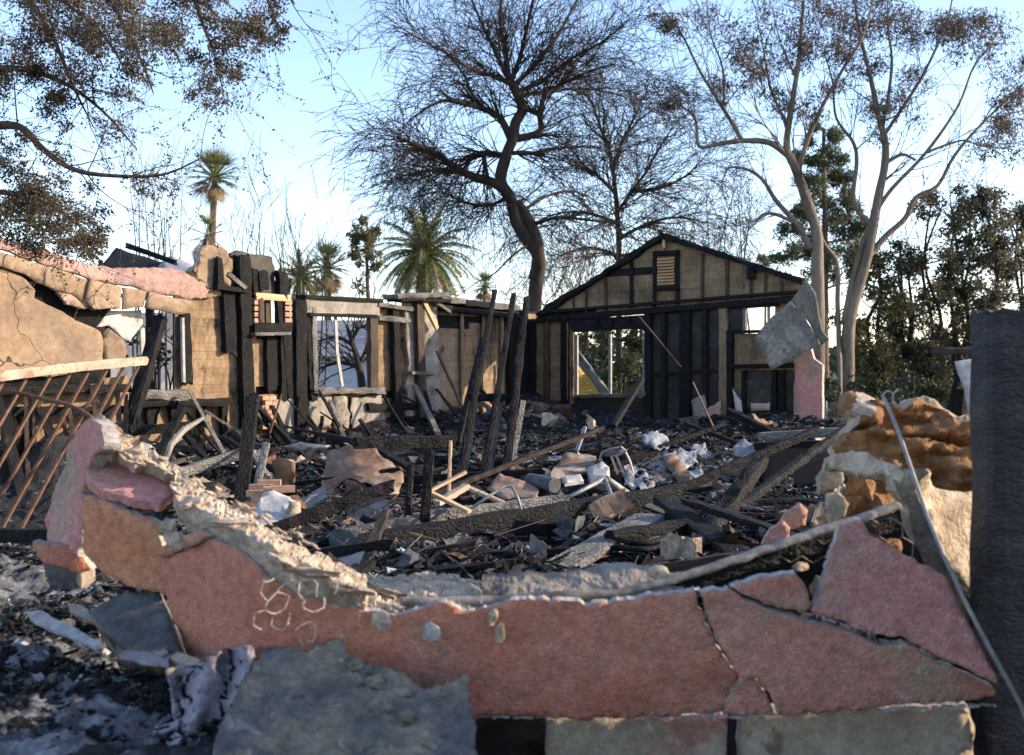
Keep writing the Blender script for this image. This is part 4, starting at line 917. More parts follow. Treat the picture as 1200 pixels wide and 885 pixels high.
cu = MB(); cu.tube([W(192, 545, 12.0), W(200, 522, 12.2), W(215, 504, 12.4), (W(238, 490, 12.6))], [.03, .04, .04, .02], 6, jit=.1)
cu.build('curled_strip', MT['grey_plaster'], None, ('curled grey metal strip below the tan side wall', 'strip'))

# ---- sheets, plates, pipes
def sheet(name, pts, Yf, mat, tag, rel=.06, step=6, th=.006, jag=2.0, **k): return pxslab(name, pts, Yf, th, MT[mat], None, tag, step=step, jag=jag, rel=rel, **k)
def ymet(x, y): return 11.3 + (580 - y) * .022 - .16 * math.sin((x - 385) / 95 * math.pi) + .10 * abs(math.sin((x * .55 + y) * .06)) + .05 * nz((x * .04, y * .09, 2), 1, 3)
sheet('metal_sheet', [(384, 527), (410, 522), (440, 526), (460, 540), (474, 560), (468, 578), (448, 580), (430, 566), (405, 560), (392, 572), (385, 600), (372, 600), (378, 560)], ymet, 'rust', ('big curved tan rusty metal sheet beside the black beam', 'sheet'))
sheet('metal_sheet', [(404, 560), (428, 566), (440, 580), (430, 590), (408, 588)], 11.6, 'rust', ('crumpled brown metal under the big curved sheet', 'sheet'))
sheet('metal_sheet', [(318, 540), (330, 536), (348, 542), (346, 566), (326, 572)], 10.6, 'rust', ('upright rounded tan plate beside the leaning post', 'sheet'))
sheet('metal_sheet', [(330, 523), (352, 518), (386, 522), (384, 527), (345, 530)], 11.2, 'steel', ('flat grey strip above the rounded tan plate', 'sheet'), rel=.02)
sheet('metal_sheet', [(640, 560), (650, 548), (662, 530), (690, 533), (714, 540), (706, 552), (690, 556)], lambda x, y: 12.2 + (560 - y) * .03, 'rust', ('brown rusty sheet tilted beside the white box', 'sheet'), rel=.03)
sheet('metal_sheet', [(570, 574), (586, 554), (604, 562), (632, 574), (628, 584), (590, 584)], lambda x, y: 10.7 + (584 - y) * .02, 'rust', ('orange brown triangular plate in front of the leaning studs', 'sheet'), rel=.02)
sheet('metal_sheet', [(776, 536), (790, 530), (802, 545), (812, 560), (806, 572), (790, 558)], lambda x, y: 11.8 + (560 - y) * .015, 'rust', ('dark curved rusty flap among the white ash', 'sheet'), rel=.05)
sheet('metal_sheet', [(784, 640), (792, 622), (798, 632), (792, 652), (780, 656)], 8.5, 'grey_ash', ('twisted grey flap beside the coiled hose', 'sheet'), rel=.03)
for i, (pts, Y, lab) in enumerate(((
        [(752, 512), (764, 507), (782, 512), (784, 522), (768, 526), (756, 522)], 13.6, 'pale wrinkled ash sheet near the foot of the black studs'),
        ([(776, 532), (800, 526), (816, 528), (818, 540), (802, 548), (790, 545)], 12.4, 'largest pale crumpled ash sheet in the middle of the room'),
        ([(808, 522), (826, 520), (834, 532), (822, 538)], 13.0, 'small pale ash sheet folded upward'),
        ([(858, 524), (872, 516), (896, 519), (896, 530), (880, 536), (862, 534)], 12.6, 'pale ash sheet lying against the wide ashy board'),
        ([(806, 556), (822, 545), (824, 560), (812, 566)], 11.5, 'pale rounded plate standing in the ash'),
        ([(730, 545), (748, 548), (770, 568), (752, 575), (732, 568)], 11.6, 'flat grey ash patch beside the wire cage'))):
    sheet('ash_sheet', pts, lambda x, y, Y=Y, yc_=sum(p[1] for p in pts) / len(pts): Y - (y - yc_) * .03, 'ash', (lab, 'ash sheet'), rel=.05, th=.012, step=3, relscale=9)
m = MB(); m.tube([W(621, 563, 11.3), W(634, 565, 11.1), (W(650, 569, 10.9))], .075, 12); m.build('pipe_piece', MT['grey_ash'], None, ('pale stubby pipe lying behind the ashy log', 'pipe'), smooth=False)
m = MB(); m.tube([W(640, 566, 11.5), W(654, 558, 11.3)], .085, 12); m.build('pipe_piece', MT['grey_plaster'], None, ('white drum end lying beside the stubby pipe', 'pipe'))
pxslab('white_tile', [(657, 557), (680, 556), (684, 563), (662, 567)], lambda x, y: 11.3 - (y - 560) * .03, .03, MT['white'], None, ('flat white tile between the pipe and the rusty sheet', 'tile'), step=5, jag=1)
pxslab('white_box', [(687, 548), (706, 541), (714, 548), (712, 560), (692, 562)], plane3((687, 548, 11.6), (712, 545, 11.6), (692, 562, 11.4)), .18, MT['white'], None, ('small white box beside the wire cage', 'box'), step=5, jag=1)
tp = thing('metal_tripod', W(700, 590, 10.6), 'grey tubular tripod frame lying behind the longest beam', 'tripod')
for a, b, r_ in (((664, 584, 10.3), (709, 561, 10.7), .022), ((709, 561, 10.7), (718, 586, 10.3), .022), ((711, 562, 10.7), (742, 584, 11.2), .04), ((664, 584, 10.3), (666, 596, 10.2), .022), ((600, 590, 10.4), (662, 585, 10.3), .03)):
    m = MB(); m.tube([W(*a), W(*b)], r_, 8); m.build('tube', MT['steel'], tp, smooth=True)
wc = thing('wire_cage', W(725, 565, 11.8), 'bent wire cage with an ash covered top beside the white box', 'cage')
for a in (((702, 540), (706, 530), (716, 526)), ((716, 534), (720, 545), (724, 556)), ((722, 534), (728, 548), (734, 564)), ((732, 528), (738, 540), (742, 554)), ((704, 538), (706, 550), (708, 562)), ((716, 526), (728, 524), (734, 529)), ((708, 533), (722, 534), (734, 529))):
    m = MB(); m.tube([W(x, y, 11.7) for x, y in a], .014, 5); m.build('wire', MT['steel'], wc)
sheet('cage_cover', [(704, 534), (716, 525), (732, 526), (731, 533), (714, 535)], 11.68, 'grey_ash', None).parent = None
o = bpy.data.objects['cage_cover']; settag(o, 'ash crust lying on top of the wire cage', 'ash sheet')
m = MB(); m.tube([W(552, 596, 9.4), W(575, 580, 9.5), W(592, 570, 9.6), W(600, 570, 9.6), W(607, 584, 9.55), W(612, 602, 9.5)], .013, 6)
m.build('bent_pipe', MT['steel'], None, ('bent thin pipe arching over the ash white log', 'pipe'), smooth=True)
hs = thing('coiled_hose', W(748, 650, 8.3), 'dark ribbed hose coiled below the short black beam', 'hose')
for k in range(2):
    m = MB(); pts = []
    for i in range(15):
        t = math.pi * (.0 + i / 14); pts.append(W(750 - math.cos(t) * (30 - k * 3), 628 + k * 9 + math.sin(t) * (8 - k), 8.5 - k * .12 - .25 * math.sin(t)))
    m.tube(pts, .022, 8, jit=.12); m.build('coil', MT['char_fine'], hs, smooth=True)
for x, y, Y, lab in ((912, 622, 7.0, 'pointed pink stucco fragment before the dark pipe'), (932, 602, 7.4, 'dark pink fragment leaning behind the pointed one')):
    sheet('stucco_fragment', [(x - 18, y + 16), (x - 10, y), (x + 6, y - 12), (x + 14, y - 4), (x + 12, y + 14), (x - 4, y + 20)], lambda a, b, Y=Y: Y, 'pink_dusty' if x < 920 else 'pink', (lab, 'fragment'), th=.05, rel=.01, step=4)
# bricks and the white chunk at the left
bs = 0
for (x, y, Y, a) in ((275, 604, 9.9, .05), (290, 602, 9.85, .05), (270, 597, 9.95, .02), (286, 595, 9.9, .04), (300, 592, 9.9, .1), (308, 585, 9.95, .1), (303, 578, 10.0, -.1), (306, 571, 10.05, .05), (322, 574, 9.9, .2), (332, 573, 9.8, .25), (300, 599, 9.8, .05), (316, 566, 10.1, .1)):
    m = MB(); p = W(x, y, Y); c, s = math.cos(a), math.sin(a)
    m.box(p, Vector((c, s, 0)) * .10, Vector((-s, c, 0)) * .05, Vector((.02, 0, 1)).normalized() * .027)
    m.build('brick', MT['brick'], None, ('pale red brick in the tumbled stack under the leaning post', 'brick', 'tumbled bricks'))
sheet('plaster_chunk', [(292, 618), (302, 590), (310, 576), (326, 577), (340, 584), (336, 600), (330, 622), (310, 628)], lambda x, y: 9.3 + (600 - y) * .01, 'white', ('big white plaster chunk beside the brick stack', 'plaster'), th=.12, rel=.03, step=5)
sheet('plaster_chunk', [(338, 586), (348, 590), (350, 606), (344, 622), (332, 620)], 9.2, 'old_wall', ('dusty tan plaster lump against the white chunk', 'plaster'), th=.10, rel=.03, step=5)

# ---- scattered debris: the pieces one can pick out, then the fine mass
random.seed(11)
def spot():
    """a random place on the rubble inside the ruin, denser where the picture shows more of it"""
    while 1:
        py = U(505, 690); px = U(150, 1000)
        Y = 1.4 * F / (py - 425)
        x = (px - CX) / F * Y
        if Y > 22 or Y < 6.0: continue
        p = Vector((x, Y))
        d = p - Vector(CORNER)
        if Vector((d.x, d.y)).dot(v_) < .3 or d.dot(-u_) < .4: continue
        return x, Y
def front_spot():
    while 1:
        px = U(-10, 260); py = U(645, 900); Y = 1.5 * F / (py - 425); x = (px - CX) / F * Y
        if x > -1.25 - (Y - 4.5) * .3: continue
        return x, Y
proto = {}
def pboard(L, w, h):
    m = MB(); n = 4; vs = []
    for i in range(n + 1):
        for (a, b) in ((-1, -1), (1, -1), (1, 1), (-1, 1)):
            vs.append(Vector((L * (i / n - .5) + (U(-.1, .1) * w * 2 if i in (0, n) else 0), a * w / 2 + U(-.1, .1) * w, b * h / 2 + U(-.2, .2) * h)))
    fs = [(i * 4 + j, i * 4 + (j + 1) % 4, i * 4 + 4 + (j + 1) % 4, i * 4 + 4 + j) for i in range(n) for j in range(4)] + [(3, 2, 1, 0), tuple(n * 4 + j for j in range(4))]
    m.add(vs, fs); return m
def pflake(s):
    m = MB(); k = 4; c = U(-2.5, 2.5); vs = []
    for i in range(k + 1):
        for j in range(k + 1):
            a, b = (i / k - .5) * s, (j / k - .5) * s * U(.85, 1.15)
            vs.append(Vector((a * U(.85, 1.15), b, c * a * a / s + .18 * s * noise.noise(Vector((a / s * 3, b / s * 3, s * 99))))))
    m.add(vs, [(i * (k + 1) + j, (i + 1) * (k + 1) + j, (i + 1) * (k + 1) + j + 1, i * (k + 1) + j + 1) for i in range(k) for j in range(k)])
    n = len(m.v); m.add([p - Vector((0, 0, .012)) for p in m.v[:n]], [])
    m.f += [tuple(q + n for q in reversed(f)) for f in m.f[:k * k]]; m.m += [0] * (k * k)
    return m
def pcrease(s):
    """a torn sheet of metal, folded along a few creases"""
    m = MB(); k = 7; vs = []; asp = U(.4, 1); ang = 0; x = z = 0; row = []
    for i in range(k + 1):
        row.append((x, z)); ang += random.choice((0, 0, U(-.9, .9))); x += s / k * math.cos(ang); z += s / k * math.sin(ang)
    for i in range(k + 1):
        for j in range(5):
            b = (j / 4 - .5) * s * asp * (1 + .25 * noise.noise(Vector((i * .7, j, s * 50))))
            vs.append(Vector((row[i][0] - row[k // 2][0] + .03 * s * U(-1, 1), b, row[i][1] - row[k // 2][1] + .06 * s * noise.noise(Vector((i * .8, j * .8, s * 70))))))
    m.add(vs, [(i * 5 + j, (i + 1) * 5 + j, (i + 1) * 5 + j + 1, i * 5 + j + 1) for i in range(k) for j in range(4)])
    n = len(m.v); q = len(m.f); m.add([p - Vector((0, 0, .006)) for p in m.v[:n]], []); m.f += [tuple(t + n for t in reversed(f)) for f in m.f[:q]]; m.m += [0] * q
    return m
def prock(s, amp=.5):
    v, f = ico(); o = Vector((R() * 30, R() * 30, R() * 30)); m = MB()
    m.add([Vector((p.x, p.y * .8, p.z * .6)) * s * (1 + amp * noise.noise(p * 1.4 + o)) for p in v], f); return m
TONE = {'charred_wood': 'jet black', 'charred_wood_fine': 'sooty black', 'ash_coated_char': 'ash white', 'white_ash': 'white', 'grey_ash': 'grey', 'broken_plaster': 'cream', 'grey_plaster': 'plaster grey',
        'rusty_sheet_metal': 'rust brown', 'burnt_grey_steel': 'steel grey', 'dark_rusty_iron': 'dark brown', 'melted_grey_sheet': 'mauve grey', 'scorched_brown_wood': 'scorched brown'}
def zone(x, y):
    if y < 6.2 and x < -1: return 'before the orange stucco' if y > 5 else 'beside the leaning concrete slab'
    if y > 15: return 'near the gable wall'
    if y < 8.3: return 'just behind the pink wall'
    if x < -1.2: return 'near the curved metal sheet'
    if x > 1.5: return 'near the stout jagged log'
    return 'near the longest beam'
def scatter(name, makers, n, mats, label, cat, group, place=spot, tilt=.35, lift=.4, zr=.03):
    meshes = []
    for i, mk in enumerate(makers):
        meshes.append(mk.mesh(name, mats[i % len(mats)]))
    for i in range(n):
        x, y = place(); me = meshes[i % len(meshes)]
        M = Matrix.Translation(Vector((x, y, H(x, y) + zr * lift))) @ Matrix.Rotation(R() * 6.28, 4, 'Z') @ Matrix.Rotation(U(-tilt, tilt), 4, 'Y') @ Matrix.Rotation(U(-tilt, tilt), 4, 'X') @ Matrix.Scale(U(.7, 1.3) * (1 if y < 6 else min(1, .35 + y / 18)), 4)
        tone = TONE.get(me.materials[0].name, 'dark'); link(me, name, M, None, (tone + ' ' + label + ' ' + zone(x, y), cat, group))
scatter('charred_board', [pboard(U(.5, 1.3), U(.06, .12), U(.03, .06)) for _ in range(16)], 110, [MT['char'], MT['char_fine'], MT['char_brown'], MT['char'], MT['char'], MT['char_ashy']], 'loose board end', 'board', 'loose burnt boards in the ruin', tilt=.28, lift=1.6)
scatter('ash_flake', [pflake(U(.16, .34)) for _ in range(14)], 120, [MT['ash'], MT['grey_ash'], MT['grey_ash'], MT['cream']], 'curled ash flake', 'ash flake', 'curled ash flakes in the ruin', tilt=.6, lift=1.5)
scatter('rubble_lump', [prock(U(.04, .10), .8) for _ in range(14)], 120, [MT['grey_ash'], MT['char'], MT['ash'], MT['grey_plaster'], MT['char_fine']], 'broken rubble lump', 'lump', 'broken lumps in the ruin', tilt=1, lift=1)
scatter('metal_scrap', [pcrease(U(.25, .6)) for _ in range(14)], 70, [MT['rust'], MT['steel'], MT['rust_dark']], 'folded metal scrap', 'scrap', 'metal scraps in the ruin', tilt=.8, lift=2)
scatter('char_lump', [prock(U(.022, .06), .8) for _ in range(12)], 150, [MT['char'], MT['char_fine'], MT['grey_ash'], MT['char']], 'char lump in the pile', 'lump', 'char lumps before the wall', place=front_spot, tilt=1, lift=.6)
scatter('ash_flake', [pflake(U(.04, .09)) for _ in range(10)], 70, [MT['ash'], MT['grey_ash'], MT['cloth']], 'ash flake in the pile', 'ash flake', 'ash flakes before the wall', place=front_spot, tilt=.5, lift=.8)
def mass(name, n, place, kind, mat, s0, s1, label, cat):
    m = MB(); v, f = ico()
    for i in range(n):
        x, y = place(); z = H(x, y); s = U(s0, s1) * (.5 + R() ** 2)
        if y > 12: s *= 1.25
        Rm = Matrix.Rotation(R() * 6.28, 3, 'Z') @ Matrix.Rotation(U(-.9, .9), 3, 'X') @ Matrix.Rotation(U(-.5, .5), 3, 'Y'); c = Vector((x, y, z + s * .25))
        if kind == 'stick':
            L, a, b = s * U(2, 9), s * U(.3, .7), s * U(.2, .5)
        elif kind == 'flake':
            L, a, b = s * U(.8, 1.6), s * U(.6, 1.2), s * .10
        else:
            L, a, b = s * U(.7, 1.2), s * U(.6, 1), s * U(.5, .9)
        vs = [c + Rm @ Vector((i_ * L * U(.7, 1.1), j * a * U(.6, 1.1), k * b * U(.7, 1.1))) for i_ in (-.5, .5) for j in (-.5, .5) for k in (-.5, .5)]
        m.add(vs, [(0, 1, 3, 2), (4, 6, 7, 5), (0, 4, 5, 1), (2, 3, 7, 6), (0, 2, 6, 4), (1, 5, 7, 3)])
    settag(m.build(name, mat), label, cat, None, 'stuff')
mass('char_splinters', 15000, spot, 'stick', MT['char'], .015, .05, 'fine black charred splinters strewn over the ruin floor', 'splinters')
mass('char_crumbs', 16000, spot, 'lump', MT['char_fine'], .02, .065, 'fine black char crumbs strewn over the ruin floor', 'crumbs')
mass('grey_crumbs', 6000, spot, 'flake', MT['grey_ash'], .025, .09, 'fine grey ash crumbs strewn over the ruin floor', 'crumbs')
mass('white_crumbs', 2600, spot, 'flake', MT['ash'], .018, .07, 'fine white ash crumbs strewn over the ruin floor', 'crumbs')
mass('front_char_crumbs', 9000, front_spot, 'lump', MT['char'], .010, .035, 'fine black crumbs in the pile beside the leaning concrete slab', 'crumbs')
mass('front_char_splinters', 2500, front_spot, 'stick', MT['char_fine'], .010, .03, 'fine black splinters in the pile beside the leaning concrete slab', 'splinters')
mass('front_grey_crumbs', 5000, front_spot, 'flake', MT['grey_ash'], .012, .04, 'fine grey crumbs in the pile beside the leaning concrete slab', 'crumbs')
mass('front_white_crumbs', 2200, front_spot, 'flake', MT['ash'], .008, .035, 'fine white crumbs in the pile beside the leaning concrete slab', 'crumbs')
random.seed(77)
for i in range(46):                                   # longer fallen timbers, each leaning its own way
    x, y = spot(); L_ = U(.9, 2.6) * (.6 if y < 9 else 1); a = random.choice((U(-.5, .5), U(-.5, .5), R() * 3.14)); up = U(0, .35) * L_ * (R() < .6)
    d = Vector((math.cos(a), math.sin(a), 0)) * L_; z0 = H(x, y) + .02; e = Vector((x, y, 0)) + d
    if (e.x - .32) * .8 - (e.y - 23.3) * .6 < .3 or -(e.x - .32) * .6 - (e.y - 23.3) * .8 < .3 or e.y < 6.2: continue
    z1 = max(H(e.x, e.y) + .04, z0 + up); mt_ = random.choice((MT['char'], MT['char'], MT['char_fine'], MT['char_fine'], MT['char_brown']))
    beam('fallen_rafter', (x, y, z0), (e.x, e.y, z1), U(.05, .13), U(.04, .10), mt_, None, (TONE[mt_.name] + (' propped up' if up > .25 else ' flat') + ' rafter length ' + zone(x, y), 'timber', 'fallen rafters in the ruin'), rough=U(.1, .25), q=2, taper=(1, U(.6, 1)), brk=1.0)
for i in range(30):                                   # sticks propped along the foot of the side wall
    mt_ = random.choice((MT['char'], MT['char'], MT['char_fine'], MT['char_ashy'])); w_ = U(2.2, 9.6); b_ = FL.P(w_, 0, U(.6, 1.6)); b_.z = H(b_.x, b_.y) - .03; t_ = FL.P(w_ + U(-.7, .7), U(.5, 1.25), U(.12, .4))
    beam('leaning_stick', b_, t_, U(.04, .11), U(.03, .08), mt_, None, (TONE[mt_.name] + ' stick propped on the side wall ' + ('beside the plaster pier' if w_ < 4.2 else 'under the big window' if w_ < 5.9 else 'by the bared bricks' if w_ < 7.3 else 'under the tall tan end'), 'timber', 'sticks propped on the side wall'), rough=U(.12, .3), q=2, taper=(1, U(.4, .9)), brk=1.0)
for i in range(22):
    mt_ = random.choice((MT['char'], MT['char'], MT['char_fine'], MT['char_brown'])); x0 = U(-20, 160); b_ = W(x0, 560, U(11.3, 12.2)); b_.z = H(b_.x, b_.y) - .03; x1 = x0 + U(-35, 35); t_ = W(x1, U(452, 520), yc(x1, 480) + .05)
    beam('leaning_stick', b_, t_, U(.04, .13), U(.03, .08), mt_, None, (TONE[mt_.name] + ' stick propped under the sagging tan plaster wall', 'timber', 'sticks under the sagging wall'), rough=U(.12, .3), q=2, taper=(1, U(.4, .9)), brk=1.0)
def drift(name, cx, cy, rx, ry, mat, label, amp=.022):
    m = MB(); k = 80; o = R() * 30
    for i in range(k + 1):
        for j in range(k + 1):
            x = cx + (i / k * 2 - 1) * rx; y = cy + (j / k * 2 - 1) * ry; r2 = (i / k * 2 - 1) ** 2 + (j / k * 2 - 1) ** 2
            n_ = nz((x * 5 + o, y * 5, 2), 1, 4)
            m.v.append(Vector((x, y, H(x, y) + .012 + amp * (.9 - 1.5 * r2 + 1.3 * n_) + .018 * nz((x, y, o), 34, 3))))
    m.f = [(i * (k + 1) + j, (i + 1) * (k + 1) + j, (i + 1) * (k + 1) + j + 1, i * (k + 1) + j + 1) for i in range(k) for j in range(k)]; m.m = [0] * len(m.f)
    settag(m.build(name, mat, smooth=True), label, 'ash', None, 'stuff')
drift('ash_drift', -3.05, 6.9, .75, .8, MT['drift'], 'pale blue white ash drift in front of the fallen railing')
drift('ash_drift', -1.75, 4.25, .6, .35, MT['drift'], 'pale ash drift at the foot of the leaning concrete slab')
drift('ash_drift', -2.15, 5.3, .5, .4, MT['drift'], 'thin ash drift between the splintered boards', .03)
drift('ash_drift', 1.75, 12.2, 1.3, 1.2, MT['drift'], 'broad grey ash drift in the middle of the room')
drift('ash_drift', .9, 10.6, .8, .8, MT['drift'], 'grey ash drift beside the metal tripod')
drift('ash_drift', -1.3, 9.3, .7, .6, MT['drift'], 'thin ash drift in front of the curved metal sheet', .03)
drift('ash_drift', 3.0, 13.5, 1.2, 1.3, MT['drift'], 'grey ash drift behind the black bin')
# tangled fine wire
tw = MB()
for i in range(150):
    x, y = (U(-2.4, -.6), U(8.5, 11.5)) if i < 70 else (U(-2, 3.0), U(7.5, 13)); z = H(x, y); pts = []
    c = Vector((x, y, z + .03)); r_ = U(.08, .3); a0 = R() * 6.28
    for k in range(9):
        a = a0 + k * U(.3, .6); pts.append(c + Vector((math.cos(a) * r_, math.sin(a) * r_, .10 * abs(math.sin(a * 1.3)))) + noise.noise_vector(Vector((i, k * .6, 0))) * .08)
    tw.tube(pts, .004, 4)
settag(tw.build('tangled_wire', MT['wire_dark']), 'tangle of thin burnt wire in front of the curved metal sheet', 'wire', None, 'stuff')

# ------------------------------------------------------------------ trees and the world behind
random.seed(3)
GZ = -.32
def rvec():
    while 1:
        v = Vector((U(-1, 1), U(-1, 1), U(-1, 1)))
        if .01 < v.length < 1: return v.normalized()
class Tree:
    def __init__(s, Y, bark, leaf=None):
        s.Y = Y; s.bark = bark; s.leaf = leaf; s.t = MB(); s.w = MB(); s.l = MB(); s.S = []
    def limb(s, pts, r0, r1, wood=None, n=8, rec=True, pw=1.0):
        P = [W(p[0], p[1], s.Y + (p[2] if len(p) > 2 else 0)) for p in pts] if not isinstance(pts[0], Vector) else pts
        q = catmull(P, 5); k = len(q)
        q = [p + noise.noise_vector(p * .9) * r1 * .8 for p in q]
        rad = [r0 + (r1 - r0) * (i / (k - 1)) ** pw for i in range(k)]
        (wood or s.t).tube(q, [r * (1 + .10 * noise.noise(p * 2)) for r, p in zip(rad, q)], n, cap=True)
        if rec:
            for i in range(1, k): s.S.append((q[i], (q[i] - q[i - 1]).normalized(), rad[i]))
        return q
    def twig(s, p, d, L, r, lev, o):
        n = max(3, int(L / o['seg'])); st = L / n; q = [p.copy()]; dd = d.copy(); pts = [p]
        for i in range(n):
            t = i / n
            dd = (dd + rvec() * o['wig'] + Vector((0, 0, 1)) * (o['up'] * (1 - t) - o['droop'] * t)).normalized()
            p = p + dd * st; pts.append(p)
        s.w.tube(pts, [max(o['rmin'], r * (1 - .75 * i / n)) for i in range(n + 1)], 3 if lev < 2 else 4, cap=False)
        if lev > 0:
            k = int(L * o['dens'][lev] + R())
            for j in range(k):
                i = min(n - 1, int((.15 + .85 * R()) * n)); b = (pts[i + 1] - pts[i]).normalized()
                a = rvec(); a = (a - b * a.dot(b)).normalized()
                ang = U(*o['ang']); c = (b * math.cos(ang) + a * math.sin(ang))
                s.twig(pts[i].lerp(pts[i + 1], R()), c.normalized(), L * U(*o['ratio']), r * .55, lev - 1, o)
        if s.leaf and lev <= o.get('leaflev', 0):
            for j in range(int(o.get('nleaf', 0) * (.5 + R()))):
                i = min(n - 1, int(R() ** .6 * n)); s.lf(pts[i].lerp(pts[i + 1], R()), o)
        return pts
    def lf(s, p, o):
        L = U(*o['leaf']); w = L * o.get('lw', .5); d = (rvec() + Vector((0, 0, -o.get('hang', .3)))).normalized(); b = d.cross(rvec()).normalized() * w * .5; c = d.cross(b).normalized() * L * .12
        p = p + rvec() * o.get('off', .03)
        s.l.add([p, p + d * L * .45 + b + c, p + d * L, p + d * L * .45 - b + c], [(0, 1, 2, 3)])
    def sprout(s, n, Lr, lev, o, rr=.3, test=None, out=None, bias=.5, rlim=9):
        for k in range(n):
            p, d, r = random.choice(s.S)
            if r > rlim or (test and not test(p)): continue
            a = rvec(); a = (a - d * a.dot(d)).normalized()
            if out is not None: a = (a + (p - out).normalized() * bias).normalized()
            ang = U(*o['ang']); c = (d * math.cos(ang) + a * math.sin(ang)).normalized()
            s.twig(p, c, U(*Lr), min(r * rr, o.get('rmax', 9)), lev, o)
    def clump(s, c, rad, n, o, ntw=6):
        for k in range(ntw):
            d = (rvec() + Vector((0, 0, .2))).normalized(); s.twig(c - d * rad * .2, d, rad * U(.6, 1.1), o.get('rtw', .01), 0, dict(o, nleaf=0))
        for k in range(n):
            d = rvec(); s.lf(c + Vector((d.x, d.y, d.z * .8)) * rad * R() ** .45, o)
    def reach(s, c, r, o):
        """a thin branch from the nearest limb to a foliage clump"""
        if not s.S: return
        b = min(random.sample(s.S, min(len(s.S), 60)), key=lambda q: (q[0] - c).length + max(0, q[0].z - c.z) * .7)
        m = b[0].lerp(c, .5) + Vector((0, 0, U(-.05, .18) * (b[0] - c).length)) + rvec() * .08 * (b[0] - c).length
        q = s.limb([b[0], m, c], min(b[2] * .7, r), r * .25, s.w, 4, False)
        for i in range(1, len(q), 2): s.twig(q[i], rvec(), U(.2, .5) * (b[0] - c).length * .5, r * .3, 0, dict(o, nleaf=o.get('nleaf', 0)))
    def done(s, name, label, cat='tree', group=None, base=None):
        if base is None:
            lo = min(s.t.v, key=lambda p: p.z); base = (lo.x, lo.y, GZ)
        e = thing(name, base, label, cat, group)
        s.t.build('trunk', MT[s.bark], e, smooth=True)
        if s.w.v: settag(s.w.build('branches', MT[s.bark], e, smooth=True), kind='stuff')
        if s.l.v: s.l.build('crown', MT[s.leaf], e)
        return e

def ground_px(px, Y): return (px, HY + (CZ - GZ) / Y * F)
# ---- the big bare tree
T = Tree(32, 'bark_dark')
T.limb([ground_px(618, 32), (622, 395), (626, 350), (631, 300), (620, 281), (607, 262), (597, 232), (586, 211), (592, 184), (602, 164), (606, 142), (612, 126), (602, 106), (596, 95)], .215, .12, n=10, pw=1.3)
T.limb([(626, 330), (632, 285), (625, 265), (612, 246), (604, 236)], .2, .12)
L = [([(592, 222), (575, 213), (555, 207), (535, 197), (518, 185), (502, 175, -1), (484, 168, -2), (466, 162, -2.5)], .20, .05),
     ([(555, 207), (530, 200), (505, 200, 1), (485, 203, 1.5), (468, 208, 2)], .12, .03),
     ([(592, 184), (578, 180), (562, 179), (552, 186), (545, 196)], .12, .05),
     ([(566, 180), (568, 195), (572, 210)], .09, .08),
     ([(600, 166), (592, 148), (584, 136), (565, 127), (545, 122, -1), (522, 118, -1.5), (502, 126, -2), (484, 138, -2.5)], .15, .03),
     ([(565, 127), (552, 108, 1), (545, 90, 1.5), (530, 70, 2)], .09, .03),
     ([(604, 163), (620, 160), (634, 153), (633, 134), (640, 110), (660, 98), (690, 84, -1), (720, 75, -1.5)], .15, .03),
     ([(633, 134), (620, 128), (610, 124)], .12, .10),
     ([(600, 180), (615, 179), (630, 179), (655, 174, 1), (685, 172, 1.5), (720, 178, 2)], .09, .02),
     ([(598, 98), (575, 88), (550, 80, -1), (520, 60, -1.5), (490, 45, -2)], .10, .02),
     ([(597, 96), (585, 70), (570, 40, .8), (555, 5, 1), (545, -30, 1.5)], .10, .025),
     ([(597, 96), (592, 60), (586, 25), (588, -20), (580, -70)], .10, .03),
     ([(598, 97), (610, 65), (618, 30, -1), (628, -15, -1.5), (640, -70, -2)], .10, .03),
     ([(600, 102), (625, 78), (648, 50, 1), (668, 15, 1.6), (690, -30, 2)], .10, .03),
     ([(604, 108), (635, 95), (668, 70), (705, 50, -1), (740, 20, -2)], .09, .02),
     ([(606, 112), (640, 108, 1), (680, 104, 2), (720, 110, 2.5), (755, 125, 3)], .08, .02),
     ([(596, 230), (575, 240, 1), (545, 238, 1.6), (515, 225, 2), (485, 232, 2.5)], .08, .02),
     ([(622, 285), (600, 300, -1), (580, 320, -1.4), (560, 330, -1.7)], .05, .015),
     ([(610, 250), (640, 230, 1), (675, 225, 2), (705, 240, 3)], .08, .02),
     ([(628, 262), (655, 255, -1), (690, 258, -2), (725, 262, -2)], .08, .02)]
for p, a, b in L: T.limb(p, a * .8, b * .7)
ob = dict(seg=.16, wig=.16, up=.05, droop=.12, rmin=.0075, dens={3: 1.7, 2: 2.0, 1: 2.2}, ang=(.4, 1.05), ratio=(.4, .75), rmax=.026)
cen = W(598, 150, 32)
T.sprout(760, (.9, 2.2), 2, dict(ob, droop=.2, dens={3: 1.7, 2: 2.3, 1: 2.4}), .3, test=lambda p: p.z < 13.5 and (p.x < -.6 or p.z > 5), out=cen, bias=.9, rlim=.11)
T.sprout(200, (.8, 2.0), 2, dict(ob, droop=.2), .3, test=lambda p: p.z > 5.2, out=cen, bias=.6, rlim=.14)
T.done('bare_tree', 'large black leafless tree with twisted limbs behind the gable wall', group='bare trees behind the ruin')
